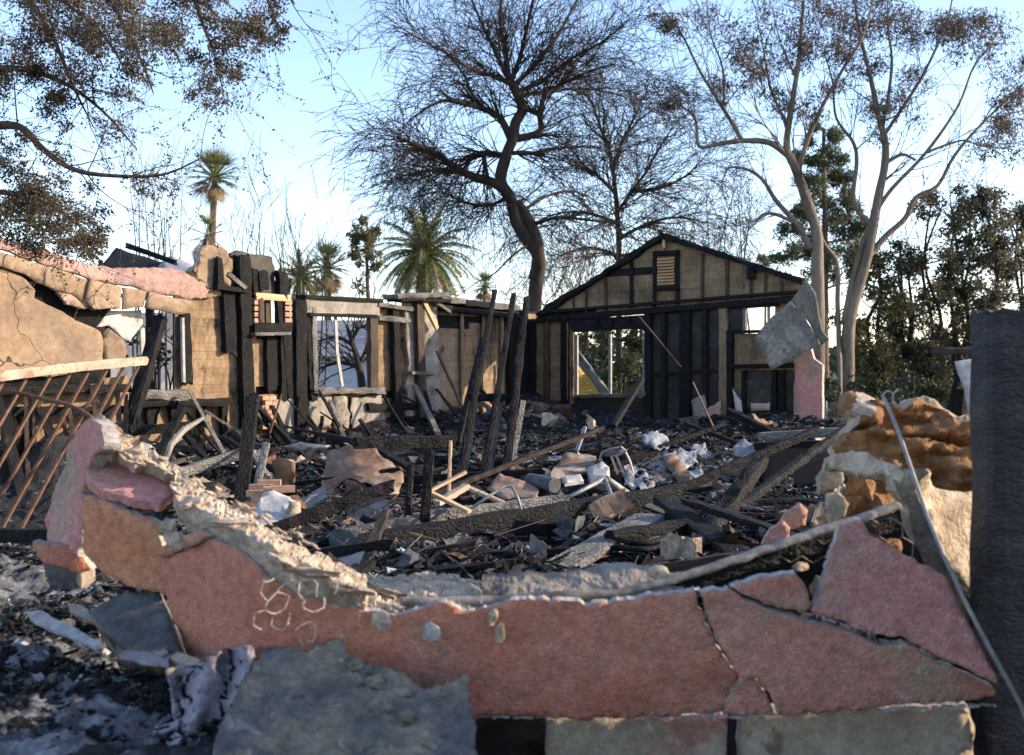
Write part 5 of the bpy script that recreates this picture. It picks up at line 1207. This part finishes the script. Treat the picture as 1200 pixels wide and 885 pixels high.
# ---- second bare tree and bare thickets beyond
T = Tree(41, 'bark_dark')
T.limb([ground_px(726, 41), (725, 330), (724, 262), (722, 228), (718, 196), (712, 170)], .13, .05)
for p in ([(723, 250), (740, 225), (758, 200), (775, 170), (795, 140)], [(722, 228), (700, 205), (680, 190), (662, 160)], [(718, 196), (730, 165), (745, 135), (755, 110)], [(724, 262), (690, 250), (655, 250), (625, 262)], [(724, 280), (760, 262), (795, 255), (830, 262)],
          [(712, 172), (700, 140), (690, 110)], [(724, 300), (690, 290), (655, 300)], [(724, 300), (770, 295), (810, 300)], [(740, 225), (775, 220), (805, 205), (825, 185)]):
    T.limb(p, .075, .018)
T.sprout(300, (1.0, 2.8), 2, dict(ob, rmin=.008, up=.02), .4, out=W(724, 230, 41), bias=.6, rlim=.12)
T.done('bare_tree', 'thinner leafless tree with a dense grey thicket of twigs behind the gable roof', group='bare trees behind the ruin')
for i, (x, y, Y, lab) in enumerate(((668, 320, 37, 'low bare twiggy thicket beside the big black tree'), (790, 270, 46, 'bare sapling with thin upright stems above the gable peak'), (860, 230, 44, 'bare sapling with thin upright stems above the right slope of the gable'))):
    T = Tree(Y, 'bark_brown')
    for k in range(7):
        x0 = x + U(-22, 22); T.limb([ground_px(x0, Y), (x0 + U(-6, 6), 400), (x0 + U(-12, 12), (400 + y) / 2), (x0 + U(-22, 22), y + U(-20, 40))], .06, .012, n=5)
    T.sprout(200, (.6, 2.2), 1, dict(ob, rmin=.009, droop=.03, up=.06), .4, test=lambda p: p.z > 3)
    T.done('bare_thicket', lab, 'thicket')

# ---- eucalyptus pair
def euc(name, label, trunks, clumps, seed, Y):
    random.seed(seed); T = Tree(Y, 'bark_pale', 'leaf_euc')
    for p, a, b in trunks: T.limb(p, a * .78, b * .7, n=9)
    oe = dict(seg=.22, wig=.14, up=.04, droop=.05, rmin=.008, dens={3: 1.3, 2: 1.8, 1: 2.2}, ang=(.3, .8), ratio=(.4, .7), rmax=.035, leaf=(.09, .19), lw=.22, hang=.7, off=.10, nleaf=0, rtw=.012)
    T.sprout(60, (1.0, 2.6), 1, oe, .35, test=lambda p: p.z > 5.5)
    for (x, y, rp, n) in clumps:
        c = W(x, y, Y + U(-1.6, 1.6)); T.reach(c, .03, oe)
        for k in range(4):
            cc_ = c + rvec() * (rp / F * Y) * .9
            T.clump(cc_, rp / F * Y * U(.6, 1.2), int(n * 1.0), oe, 8)
    T.done(name, label, group='eucalyptus trees behind the hanging panel')
euc('eucalyptus_tree', 'pale barked eucalyptus with long crooked limbs reaching over the gable roof', [
    ([ground_px(958, 30), (959, 400), (959, 358), (958, 293), (955, 264), (943, 228), (931, 195), (923, 175), (925, 142), (935, 81), (939, 40), (942, -10)], .27, .05),
    ([(926, 184), (902, 167), (870, 165), (841, 169), (819, 171), (815, 142), (801, 126), (784, 118)], .12, .02),
    ([(870, 165), (847, 126), (821, 85), (797, 37), (772, 5)], .08, .015),
    ([(848, 130), (847, 81), (833, 41), (828, -10)], .05, .012),
    ([(951, 292), (935, 264), (910, 236), (894, 211), (876, 199), (854, 197), (846, 215)], .11, .02),
    ([(934, 262), (902, 250), (882, 260), (872, 254)], .07, .03),
    ([(935, 200), (955, 142), (988, 81), (1012, 41), (1025, -10)], .09, .02),
    ([ground_px(984, 31), (983, 400, 1), (982, 358, 1), (982, 309, .8), (963, 281, .4), (951, 236), (931, 191)], .10, .07),
    ([(926, 150), (905, 110, 1), (895, 60, 1.5), (885, 10, 2)], .06, .015),
    ([(932, 90), (915, 50), (905, 10)], .04, .012)],
    [(785, 112, 14, 90), (775, 20, 16, 110), (800, 30, 14, 60), (870, 45, 26, 210), (905, 30, 30, 320), (940, 20, 34, 380), (900, 90, 24, 160), (960, 70, 26, 230), (845, 100, 12, 70), (925, 115, 20, 110), (985, 30, 26, 240), (880, 90, 16, 90), (955, 120, 18, 90), (830, 20, 16, 70)], 31, 30)
euc('eucalyptus_tree', 'forked pale eucalyptus with a purplish thin crown, beside the pine', [
    ([ground_px(992, 31), (994, 400), (1000, 358), (1016, 301), (1024, 260), (1030, 228), (1037, 195), (1037, 163), (1028, 130), (1020, 89), (1008, 41), (1000, -10)], .26, .04),
    ([(988, 380), (1008, 293), (1037, 232), (1085, 179), (1122, 126), (1142, 77), (1167, 49)], .10, .02),
    ([(1018, 300), (1040, 275), (1061, 256), (1073, 232), (1098, 218), (1118, 183), (1150, 146), (1191, 106), (1230, 70)], .12, .025),
    ([(1022, 266), (1000, 236), (1004, 191), (1000, 167), (980, 138), (976, 98), (965, 60)], .10, .02),
    ([(1037, 192), (1057, 181), (1073, 188)], .08, .04),
    ([(1085, 179), (1126, 165), (1150, 171), (1187, 175)], .05, .015),
    ([(1034, 155), (1045, 81), (1041, 33), (1040, -15)], .07, .02),
    ([(1038, 156), (1081, 89), (1110, 24), (1118, -20)], .07, .02)],
    [(1010, 20, 30, 330), (1045, 50, 34, 380), (1040, 110, 26, 200), (1085, 35, 30, 300), (1060, 130, 22, 130), (1115, 40, 26, 220), (1140, 60, 22, 130), (1165, 40, 24, 200), (1190, 150, 26, 260), (1175, 165, 26, 260), (1195, 95, 24, 230), (1180, 110, 16, 90), (1080, 85, 20, 110), (1000, 80, 18, 100), (1025, 160, 12, 60), (975, 95, 14, 60), (1125, 20, 20, 120)], 32, 31)

# ---- scorched leafy tree overhead at the left
random.seed(9)
T = Tree(10.5, 'bark_brown', 'leaf_brown')
T.limb([ground_px(-190, 10.5), (-185, 480), (-170, 330), (-140, 220), (-110, 120), (-60, 20), (0, -60)], .24, .10, n=10)
for p, a, b in (([(-150, 260), (-90, 190), (-30, 155), (20, 148), (50, 175), (85, 198), (130, 206), (190, 205), (235, 186)], .06, .006), ([(-60, 20), (20, -20), (110, -40), (220, -35), (320, -20), (345, 5)], .07, .008),
                ([(-110, 120), (-50, 100), (10, 80), (70, 95), (120, 130), (160, 175)], .05, .006), ([(110, -40), (140, 20), (165, 70), (180, 110)], .03, .005), ([(220, -35), (235, 20), (250, 60), (262, 110)], .03, .005),
                ([(20, -20), (60, 40), (85, 100), (110, 150)], .03, .005), ([(-140, 240), (-60, 230), (0, 225), (60, 240), (100, 270)], .05, .008), ([(0, -60), (60, -10), (120, 40), (150, 90)], .03, .005), ([(300, -25), (318, 10), (326, 40)], .02, .004)):
    T.limb(p, a, b, n=6)
ol = dict(seg=.06, wig=.2, up=.0, droop=.06, rmin=.0018, dens={2: 5, 1: 6}, ang=(.4, 1.1), ratio=(.4, .75), rmax=.008, leaf=(.022, .042), lw=.55, hang=.2, off=.025, nleaf=9, rtw=.003)
T.sprout(150, (.3, .9), 1, ol, .4, test=lambda p: p.x > -5.6)
for (x, y, rp, n) in ((20, 20, 34, 300), (60, 15, 36, 330), (105, 15, 36, 330), (150, 10, 34, 300), (195, 15, 30, 260), (235, 20, 28, 220), (275, 15, 28, 210), (312, 15, 24, 160), (40, 65, 30, 240), (90, 55, 30, 250), (135, 55, 28, 210), (180, 45, 26, 150), (20, 100, 24, 150), (60, 105, 22, 110), (110, 90, 24, 130), (150, 95, 20, 80),
                      (265, 60, 22, 110), (300, 45, 20, 90), (262, 100, 18, 80), (235, 112, 16, 60), (245, 75, 18, 80), (325, 35, 14, 60), (15, 180, 24, 150), (50, 205, 22, 110), (15, 225, 26, 190), (60, 250, 28, 230), (20, 270, 30, 280), (90, 275, 26, 190), (100, 240, 20, 110), (120, 285, 14, 60), (130, 150, 14, 30), (175, 215, 14, 30), (200, 220, 10, 20), (75, 130, 16, 50)):
    c = W(x, y, 10.5 + U(-1.2, 1.2)); T.reach(c, .008, ol)
    for k in range(5): T.clump(c + rvec() * rp / F * 10.5 * 1.1, rp / F * 10.5 * U(.5, 1.0), int(n * 1.25), ol, 12)
T.done('scorched_tree', 'scorched brown leafed tree hanging over the sagging tan wall')
random.seed(10)
T = Tree(15.5, 'bark_brown', 'leaf_olive')
T.limb([ground_px(60, 15.5), (58, 400), (55, 330), (50, 280)], .06, .02)
for (x, y, rp, n) in ((20, 262, 34, 420), (55, 258, 30, 380), (90, 275, 28, 320), (40, 235, 26, 200), (110, 290, 16, 130)):
    c = W(x, y, 15.5 + U(-.8, .8)); T.reach(c, .012, dict(ol, rtw=.005))
    for k in range(4): T.clump(c + rvec() * rp / F * 15 * .7, rp / F * 15 * U(.4, .6), n // 4, dict(ol, leaf=(.05, .09)), 5)
T.done('olive_shrub', 'dense olive and yellow leafed shrub behind the pink stucco band', 'shrub')

# ---- palms
def frond(m, c, az, el, L, droop, nl, ll, mi=0, tw=.4):
    pts = []; d = Vector((math.cos(az) * math.cos(el), math.sin(az) * math.cos(el), math.sin(el))); p = Vector(c); n = 12
    for i in range(n + 1):
        pts.append(p.copy()); d = (d + Vector((0, 0, -droop / n))).normalized(); p = p + d * (L / n)
    m.tube(pts, [.05 * (1 - i / (n + 1)) + .008 for i in range(n + 1)], 4, mi, False)
    for i in range(nl):
        t = .12 + .88 * i / nl; k = min(n - 1, int(t * n)); q = pts[k].lerp(pts[k + 1], t * n - k); a = (pts[k + 1] - pts[k]).normalized()
        sd = a.cross(Vector((0, 0, 1))).normalized(); l_ = ll * (math.sin(math.pi * min(1, t * .9 + .1)) ** .5) * U(.85, 1.1)
        for sg in (-1, 1):
            e = (a * .75 + sd * sg * .8 + Vector((0, 0, U(-.45, .15)))).normalized(); b = a * .028 * (1 + ll)
            m.add([q - b, q + b, q + e * l_ + Vector((0, 0, -.12 * l_))], [(0, 1, 2)], mi)
def date_palm(px, py, Y, L, label, seed, base_px=None, nf=72):
    random.seed(seed); c = W(px, py, Y); e = thing('date_palm', (c.x, c.y, GZ), label, 'palm', 'palms beyond the ruin')
    t = MB(); bx = W(base_px or px, 400, Y).x
    P = [Vector((bx + (c.x - bx) * (i / 30), c.y, GZ + (c.z - GZ) * i / 30)) for i in range(31)]
    t.tube(P, [L * .11 * (1.1 + .12 * (i % 2)) for i in range(31)], 9, jit=.05); t.build('trunk', MT['bark_brown'], e)
    m = MB()
    for i in range(nf):
        k = i / nf; frond(m, c, i * 2.4, 1.35 - 1.75 * k + U(-.1, .1), L * U(.85, 1.1), 1.1 + .8 * k, 40, L * .21, 1 if k > .88 else 0)
    m.build('crown', [MT['palm'], MT['palm_dead']], e)
def fan_palm(px, py, Y, L, label, seed, nf=34, skirt=26, base_px=None):
    random.seed(seed); c = W(px, py, Y); e = thing('fan_palm', (c.x, c.y, GZ), label, 'palm', 'palms beyond the ruin')
    t = MB(); bx = W(base_px or px, 400, Y).x
    P = [Vector((bx + (c.x - bx) * i / 20, c.y, GZ + (c.z - GZ) * i / 20)) for i in range(21)]
    t.tube(P, [L * .13 - i * L * .002 for i in range(21)], 8, jit=.08); t.build('trunk', MT['bark_brown'], e)
    m = MB()
    def fan(el, az, mi, LL):
        d = Vector((math.cos(az) * math.cos(el), math.sin(az) * math.cos(el), math.sin(el))); st = c + d * LL * .5 + Vector((0, 0, -.04 * LL))
        m.tube([c, st], LL * .018, 4, mi, False)
        sd = d.cross(Vector((0, 0, 1))).normalized(); up = sd.cross(d)
        for k in range(15):
            a = -1.35 + 2.7 * k / 14; e_ = (d * math.cos(a) + (sd * math.sin(a))).normalized() + Vector((0, 0, -.25 * U(.4, 1.4))); e_.normalize()
            b = sd * LL * .028; m.add([st - b, st + b, st + e_ * LL * U(.45, .62)], [(0, 1, 2)], mi)
    for i in range(nf):
        k = i / nf; fan(1.45 - 1.9 * k, i * 2.4 + U(-.2, .2), 0, L * U(.85, 1.1))
    for i in range(skirt): fan(-.6 - .75 * R(), R() * 6.28, 1, L * U(.7, 1))
    m.build('crown', [MT['palm'], MT['palm_dead']], e)
date_palm(497, 300, 75, 4.1, 'full green date palm with arching fronds behind the side wall', 41)
date_palm(352, 328, 60, 1.9, 'low feathery palm beside the charred top of the side wall', 42, nf=30)
fan_palm(252, 208, 105, 3.4, 'tall slender fan palm rising above the tan plaster end of the side wall', 43, base_px=240, nf=44, skirt=14)
fan_palm(243, 276, 90, 2.6, 'brown withered fan palm at the foot of the tall slender one', 44, nf=8, skirt=34)
fan_palm(384, 314, 70, 2.1, 'small sunlit fan palm between the round tree and the side wall', 45)
fan_palm(568, 336, 85, 1.5, 'tiny distant fan palm beside the big black tree', 46)
# ---- round leafy tree, pine and far trees
def leafy(name, label, Y, bark, leafm, trunk, r0, clumps, o, seed, cat='tree', group=None, extra=0):
    random.seed(seed); T = Tree(Y, bark, leafm)
    for p in trunk: T.limb(p, r0, r0 * .25, n=7)
    if extra: T.sprout(extra, (.5, 1.8), 1, o, .3)
    for (x, y, rp, n) in clumps:
        c = W(x, y, Y + U(-1, 1) * rp / F * Y); T.reach(c, r0 * .25, dict(o, nleaf=0))
        for k in range(4): T.clump(c + rvec() * rp / F * Y * .85, rp / F * Y * U(.4, .85), int(n * (.7 if o.get('pn') else .62)), o, 5)
    T.done(name, label, cat, group)
of_ = dict(seg=.3, wig=.16, up=.03, droop=.03, rmin=.012, dens={2: 1, 1: 1.4}, ang=(.4, 1.0), ratio=(.4, .7), rmax=.05, leaf=(.14, .26), lw=.5, hang=.2, off=.1, nleaf=0, rtw=.015)
leafy('leafy_tree', 'slim round crowned olive tree beside the full green palm', 70, 'bark_brown', 'leaf_olive', [[ground_px(432, 70), (432, 380), (431, 330), (430, 290), (431, 262)]], .2,
      [(430, 268, 13, 300), (420, 280, 12, 260), (441, 280, 12, 260), (430, 295, 14, 260), (440, 305, 10, 150), (421, 300, 10, 150), (436, 320, 10, 90), (424, 335, 10, 80)], of_, 51)
random.seed(52)
leafy('pine_tree', 'tall sunlit pine with tufted foliage behind the eucalyptus trunks', 62, 'bark_brown', 'leaf_pine', [[ground_px(966, 62), (966, 400), (967, 300), (966, 230), (965, 150)]], .3,
      [(965, 158, 16, 330), (950, 180, 16, 330), (975, 190, 18, 420), (955, 210, 20, 460), (985, 215, 18, 380), (1000, 235, 16, 300), (940, 240, 14, 220), (960, 250, 20, 420), (990, 260, 20, 420), (930, 270, 16, 260), (1010, 275, 18, 340), (950, 290, 18, 360), (925, 300, 16, 260), (985, 290, 20, 380), (1010, 305, 16, 260), (965, 320, 18, 300), (920, 325, 14, 200), (1000, 330, 16, 240)],
      dict(of_, leaf=(.18, .38), lw=.26, pn=1), 53)
leafy('pine_tree', 'small distant pine tip above the right slope of the gable', 95, 'bark_brown', 'leaf_pine', [[ground_px(897, 95), (897, 400), (897, 300)]], .2, [(897, 303, 8, 110), (894, 314, 10, 150), (901, 326, 11, 160), (892, 336, 11, 150)], dict(of_, leaf=(.25, .45), lw=.3), 54)
# right hand wood: separate scorched trees
ors = dict(of_, leaf=(.09, .17), lw=.5, rmin=.010)
rights = [(1022, 33, 300, 'leaf_olive', 'leafy scorched tree beside the forked eucalyptus'), (1060, 35, 290, 'leaf_green', 'dark leafed tree leaning behind the insulation heap'), (1092, 34, 240, 'leaf_grey', 'tall wiry brown leafed tree beyond the insulation heap'),
          (1125, 36, 235, 'leaf_green', 'tall wiry tree with sparse green leaves beyond the charred post'), (1158, 33, 225, 'leaf_grey', 'wiry scorched tree rising above the charred post'), (1192, 35, 250, 'leaf_grey', 'sparse scorched sapling rising right above the charred post')]
for i, (x, Y, top, lm, lab) in enumerate(rights):
    random.seed(60 + i)
    trunks = [[ground_px(x + U(-4, 4), Y), (x + U(-8, 8), 430), (x + U(-12, 12), 380), (x + U(-16, 16), (top + 380) / 2), (x + U(-14, 14), top)] for _ in range(2 + i % 2)]
    cl = [(x + U(-30, 30), top + (480 - top) * (R() ** .75), U(12, 22), int(U(90, 170))) for _ in range(20)] + [(x + U(-14, 14), top + U(-5, 20), 11, 80) for _ in range(3)]
    leafy('scorched_tree', lab, Y, 'bark_dark', lm, trunks, .09, cl, ors, 70 + i, group='scorched trees at the edge of the lot', extra=40)
def bush(px, Y, top, wpx, lm, lab, seed, n=900, o=None, grp='bushes behind the ruin'):
    random.seed(seed); T = Tree(Y, 'bark_dark', lm); o = o or dict(of_, leaf=(.10, .18), lw=.55, rtw=.008)
    gy = ground_px(px, Y)[1]
    for k in range(4): T.limb([(px + U(-.2, .2) * wpx, gy), (px + U(-.4, .4) * wpx, (gy + top) / 2), (px + U(-.7, .7) * wpx, top + U(0, .3) * (gy - top))], .035, .01, n=5)
    k = 9
    for j in range(k):
        rp = wpx * U(.28, .42); T.clump(W(px + U(-.75, .75) * wpx, gy - (gy - top) * (.25 + .6 * R()), Y + U(-1, 1)), rp / F * Y, n // k, o, 6)
    T.done('bush', lab, 'bush', grp)
bush(1000, 29, 440, 40, 'leaf_dark', 'dark green bush beside the pink stucco corner', 81)
bush(1060, 30, 432, 44, 'leaf_dark', 'broad dark green bush behind the insulation heap', 82, 1100)
bush(1120, 31, 440, 40, 'leaf_green', 'yellow green bush near the leaning white cabinet', 83)
bush(1040, 34, 400, 40, 'leaf_olive', 'tall olive bush standing between the dark green ones', 84)
bush(1100, 35, 405, 44, 'leaf_green', 'tall green bush below the wiry trees', 85)
bush(1165, 34, 410, 44, 'leaf_dark', 'dark bush hidden mostly by the charred post', 86)
bush(735, 27, 395, 34, 'leaf_green', 'green bush seen through the right half of the gable window', 87, 1300)
bush(694, 29, 400, 30, 'leaf_dark', 'dark bush seen through the left half of the gable window', 88, 1000)
bush(770, 31, 400, 40, 'leaf_dark', 'dark bush behind the black studs of the gable wall', 89, 700)
leafy('leafy_tree', 'shade tree standing behind the gable window', 34, 'bark_brown', 'leaf_green', [[ground_px(737, 34), (738, 440), (742, 400), (745, 370)]], .3, [(700, 400, 26, 260), (730, 395, 26, 260), (755, 400, 22, 200), (690, 430, 20, 160), (760, 430, 18, 140)], ors, 90)
# bare shoots above the side wall
for i, (x0, x1, top, Y, lab) in enumerate(((270, 330, 235, 27, 'bare upright shoots behind the charred siding'), (330, 400, 250, 29, 'bare upright shoots behind the big window header'), (150, 215, 205, 24, 'pale bare sapling behind the collapsed roof'))):
    random.seed(100 + i); T = Tree(Y, 'bark_brown' if i < 2 else 'bark_pale')
    for k in range(10):
        x = U(x0, x1); T.limb([ground_px(x + U(-8, 8), Y), (x + U(-6, 6), 400), (x + U(-8, 8), 330), (x + U(-14, 14), top + U(0, 70))], .035, .007, n=5)
    T.sprout(60, (.5, 1.5), 1, dict(ob, droop=.0, up=.08, rmin=.006, ang=(.2, .7)), .5, test=lambda p: p.z > 2.8)
    T.done('bare_shoots', lab, 'shrub', 'bare shoots behind the side wall')
# dark branching tree seen through the big window
random.seed(110); T = Tree(23.5, 'bark_dark')
T.limb([ground_px(424, 23.5), (425, 460), (420, 425), (412, 400), (406, 380)], .11, .03)
for p in ([(420, 430), (430, 405), (432, 380)], [(414, 405), (395, 395), (375, 400)], [(420, 430), (398, 425), (375, 432), (362, 440)], [(412, 400), (420, 385), (440, 378)]): T.limb(p, .05, .012, n=5)
T.sprout(60, (.5, 1.4), 1, ob, .5, test=lambda p: p.z > 1.2)
T.done('burnt_tree', 'small black branching tree seen through the big window')
# burnt shrub in the lost window
random.seed(111); T = Tree(17.6, 'bark_dark', 'leaf_brown')
for k in range(7): T.limb([ground_px(188 + U(-8, 8), 17.6), (188 + U(-14, 14), 450), (190 + U(-22, 20), 410), (190 + U(-34, 22), 375 + U(0, 25))], .018, .005, n=5)
for k in range(60):
    p = W(U(140, 212), U(378, 428), 17.6 + U(-.3, .3)); v, f = ico(); T.l.add([p + q * U(.02, .045) for q in v], f)
T.done('burnt_shrub', 'burnt shrub with black seed heads in the lost window', 'shrub')
# far wood closing the horizon
random.seed(120); m = MB()
for i in range(1500):
    x = U(-95, 95); Y = U(105, 125); h = (2.2 + 1.6 * noise.noise(Vector((x * .08, 0, 0))) + 1.2 * noise.noise(Vector((x * .3, 2, 0)))) * 1.5
    for k in range(7):
        p = Vector((x + U(-2, 2), Y + U(-2, 2), GZ + R() ** .8 * h + .1)); d = rvec() * U(.35, .8); b = rvec() * U(.3, .6)
        m.add([p - d, p + b, p + d, p - b], [(0, 1, 2, 3)])
settag(m.build('far_wood', MT['leaf_dark']), 'distant dark wood closing the horizon', 'wood', None, 'stuff')
# neighbouring house beyond the big window
h = thing('neighbour_house', W(395, 470, 36), 'pale blue grey house seen through the big window', 'house')
def quadbox(m, a, b, c, d, h0, h1): m.add([Vector((*p, z)) for z in (h0, h1) for p in (a, b, c, d)], [(0, 3, 2, 1), (4, 5, 6, 7), (0, 1, 5, 4), (1, 2, 6, 5), (2, 3, 7, 6), (3, 0, 4, 7)])
x0 = W(330, 400, 36).x; x1 = W(440, 400, 36).x
for i in range(8):
    m = MB(); quadbox(m, (x0, 36 - .02 * (i % 2)), (x1, 36 - .02 * (i % 2)), (x1, 40), (x0, 40), GZ + i * .26, GZ + i * .26 + .255); m.build('siding_board', MT['house_paint'], h)
m = MB(); m.add([Vector(p) for p in ((x0 - .3, 35.5, 1.75), (x1 + .3, 35.5, 1.75), (x1 + .3, 40.5, 1.75), (x0 - .3, 40.5, 1.75), (x0 - .3, 38, 3.0), (x1 + .3, 38, 3.0))], [(0, 1, 5, 4), (2, 3, 4, 5), (1, 2, 5), (3, 0, 4), (0, 3, 2, 1)])
m.build('roof', MT['shingle'], h)
# collapsed roof behind the sagging wall
rf = thing('collapsed_roof', W(170, 480, 21), 'black collapsed roof with a loose rafter behind the pink band', 'roof')
pxslab('roof_deck', [(118, 312), (136, 290), (186, 306), (226, 312), (226, 330), (118, 330)], lambda x, y: 21 + (325 - y) * .05, .06, MT['char'], rf, step=6, jag=1)
pxslab('roof_deck', [(186, 312), (200, 300), (226, 310), (226, 330), (186, 330)], lambda x, y: 20.8 + (325 - y) * .04, .06, MT['shingle'], rf, step=6, jag=1)
beam('rafter', W(148, 287.5, 20.8), W(206, 308, 20.6), .07, .1, MT['char'], rf)
for x in (125, 175, 220):
    a = W(x, 322, 21.05); b = a.copy(); b.z = GZ; beam('post', b, a, .12, .12, MT['char'], rf)
# yellow wall piece beyond the gable window, leaning cabinet on the right, wire fence
yl = thing('yellow_panel', W(690, 480, 26), 'leaning yellow panel with a charred edge seen through the gable window', 'panel')
pxslab('panel', [(670, 425), (678, 430), (700, 455), (712, 480), (712, 490), (670, 490)], lambda x, y: 26 + (490 - y) * .01, .06, [MT['yellow'], MT['char'], MT['yellow']], yl, step=6, jag=1)
beam('charred_edge', W(674, 414, 26.3), W(711, 462, 26), .14, .2, MT['char_ashy'], yl, rough=.3, q=3)
lc = thing('leaning_cabinet', W(1125, 500, 13), 'leaning white cabinet with a dark open side behind the insulation heap', 'cabinet')
pxslab('open_side', [(1108, 486), (1122, 436), (1128, 440), (1139, 498), (1110, 520)], 13.0, .04, [MT['char'], MT['char'], MT['char']], lc, step=6, jag=1)
pxslab('white_side', [(1120, 424), (1138, 420), (1156, 424), (1158, 520), (1142, 520), (1130, 450)], 12.9, .05, [MT['white'], MT['white'], MT['white']], lc, step=6, jag=2)
beam('prop', W(1112, 560, 13.2), W(1124, 440, 13.1), .05, .05, MT['char'], lc)
fn = thing('wire_fence', W(1010, 500, 26), 'low wire mesh fence beyond the pink stucco corner', 'fence')
for i in range(7):
    a = W(968 + i * 26, 470, 26); b = a.copy(); b.z = GZ; m = MB(); m.tube([b, a], .025, 6); m.build('post', MT['steel'], fn)
m = MB()
zt = W(0, 472, 26).z; xa = W(968, 470, 26).x; xb = W(1124, 470, 26).x
for i in range(60):
    x = xa + (xb - xa) * i / 59
    for sg in (-1, 1):
        xe = x + sg * (zt - GZ); t = 1.0
        m.tube([Vector((x, 26.05, GZ)), Vector((max(xa, min(xb, xe)), 26.05, GZ + (zt - GZ) * (abs(max(xa, min(xb, xe)) - x) / (zt - GZ))))], .004, 3, cap=False)
m.build('mesh', MT['steel'], fn)
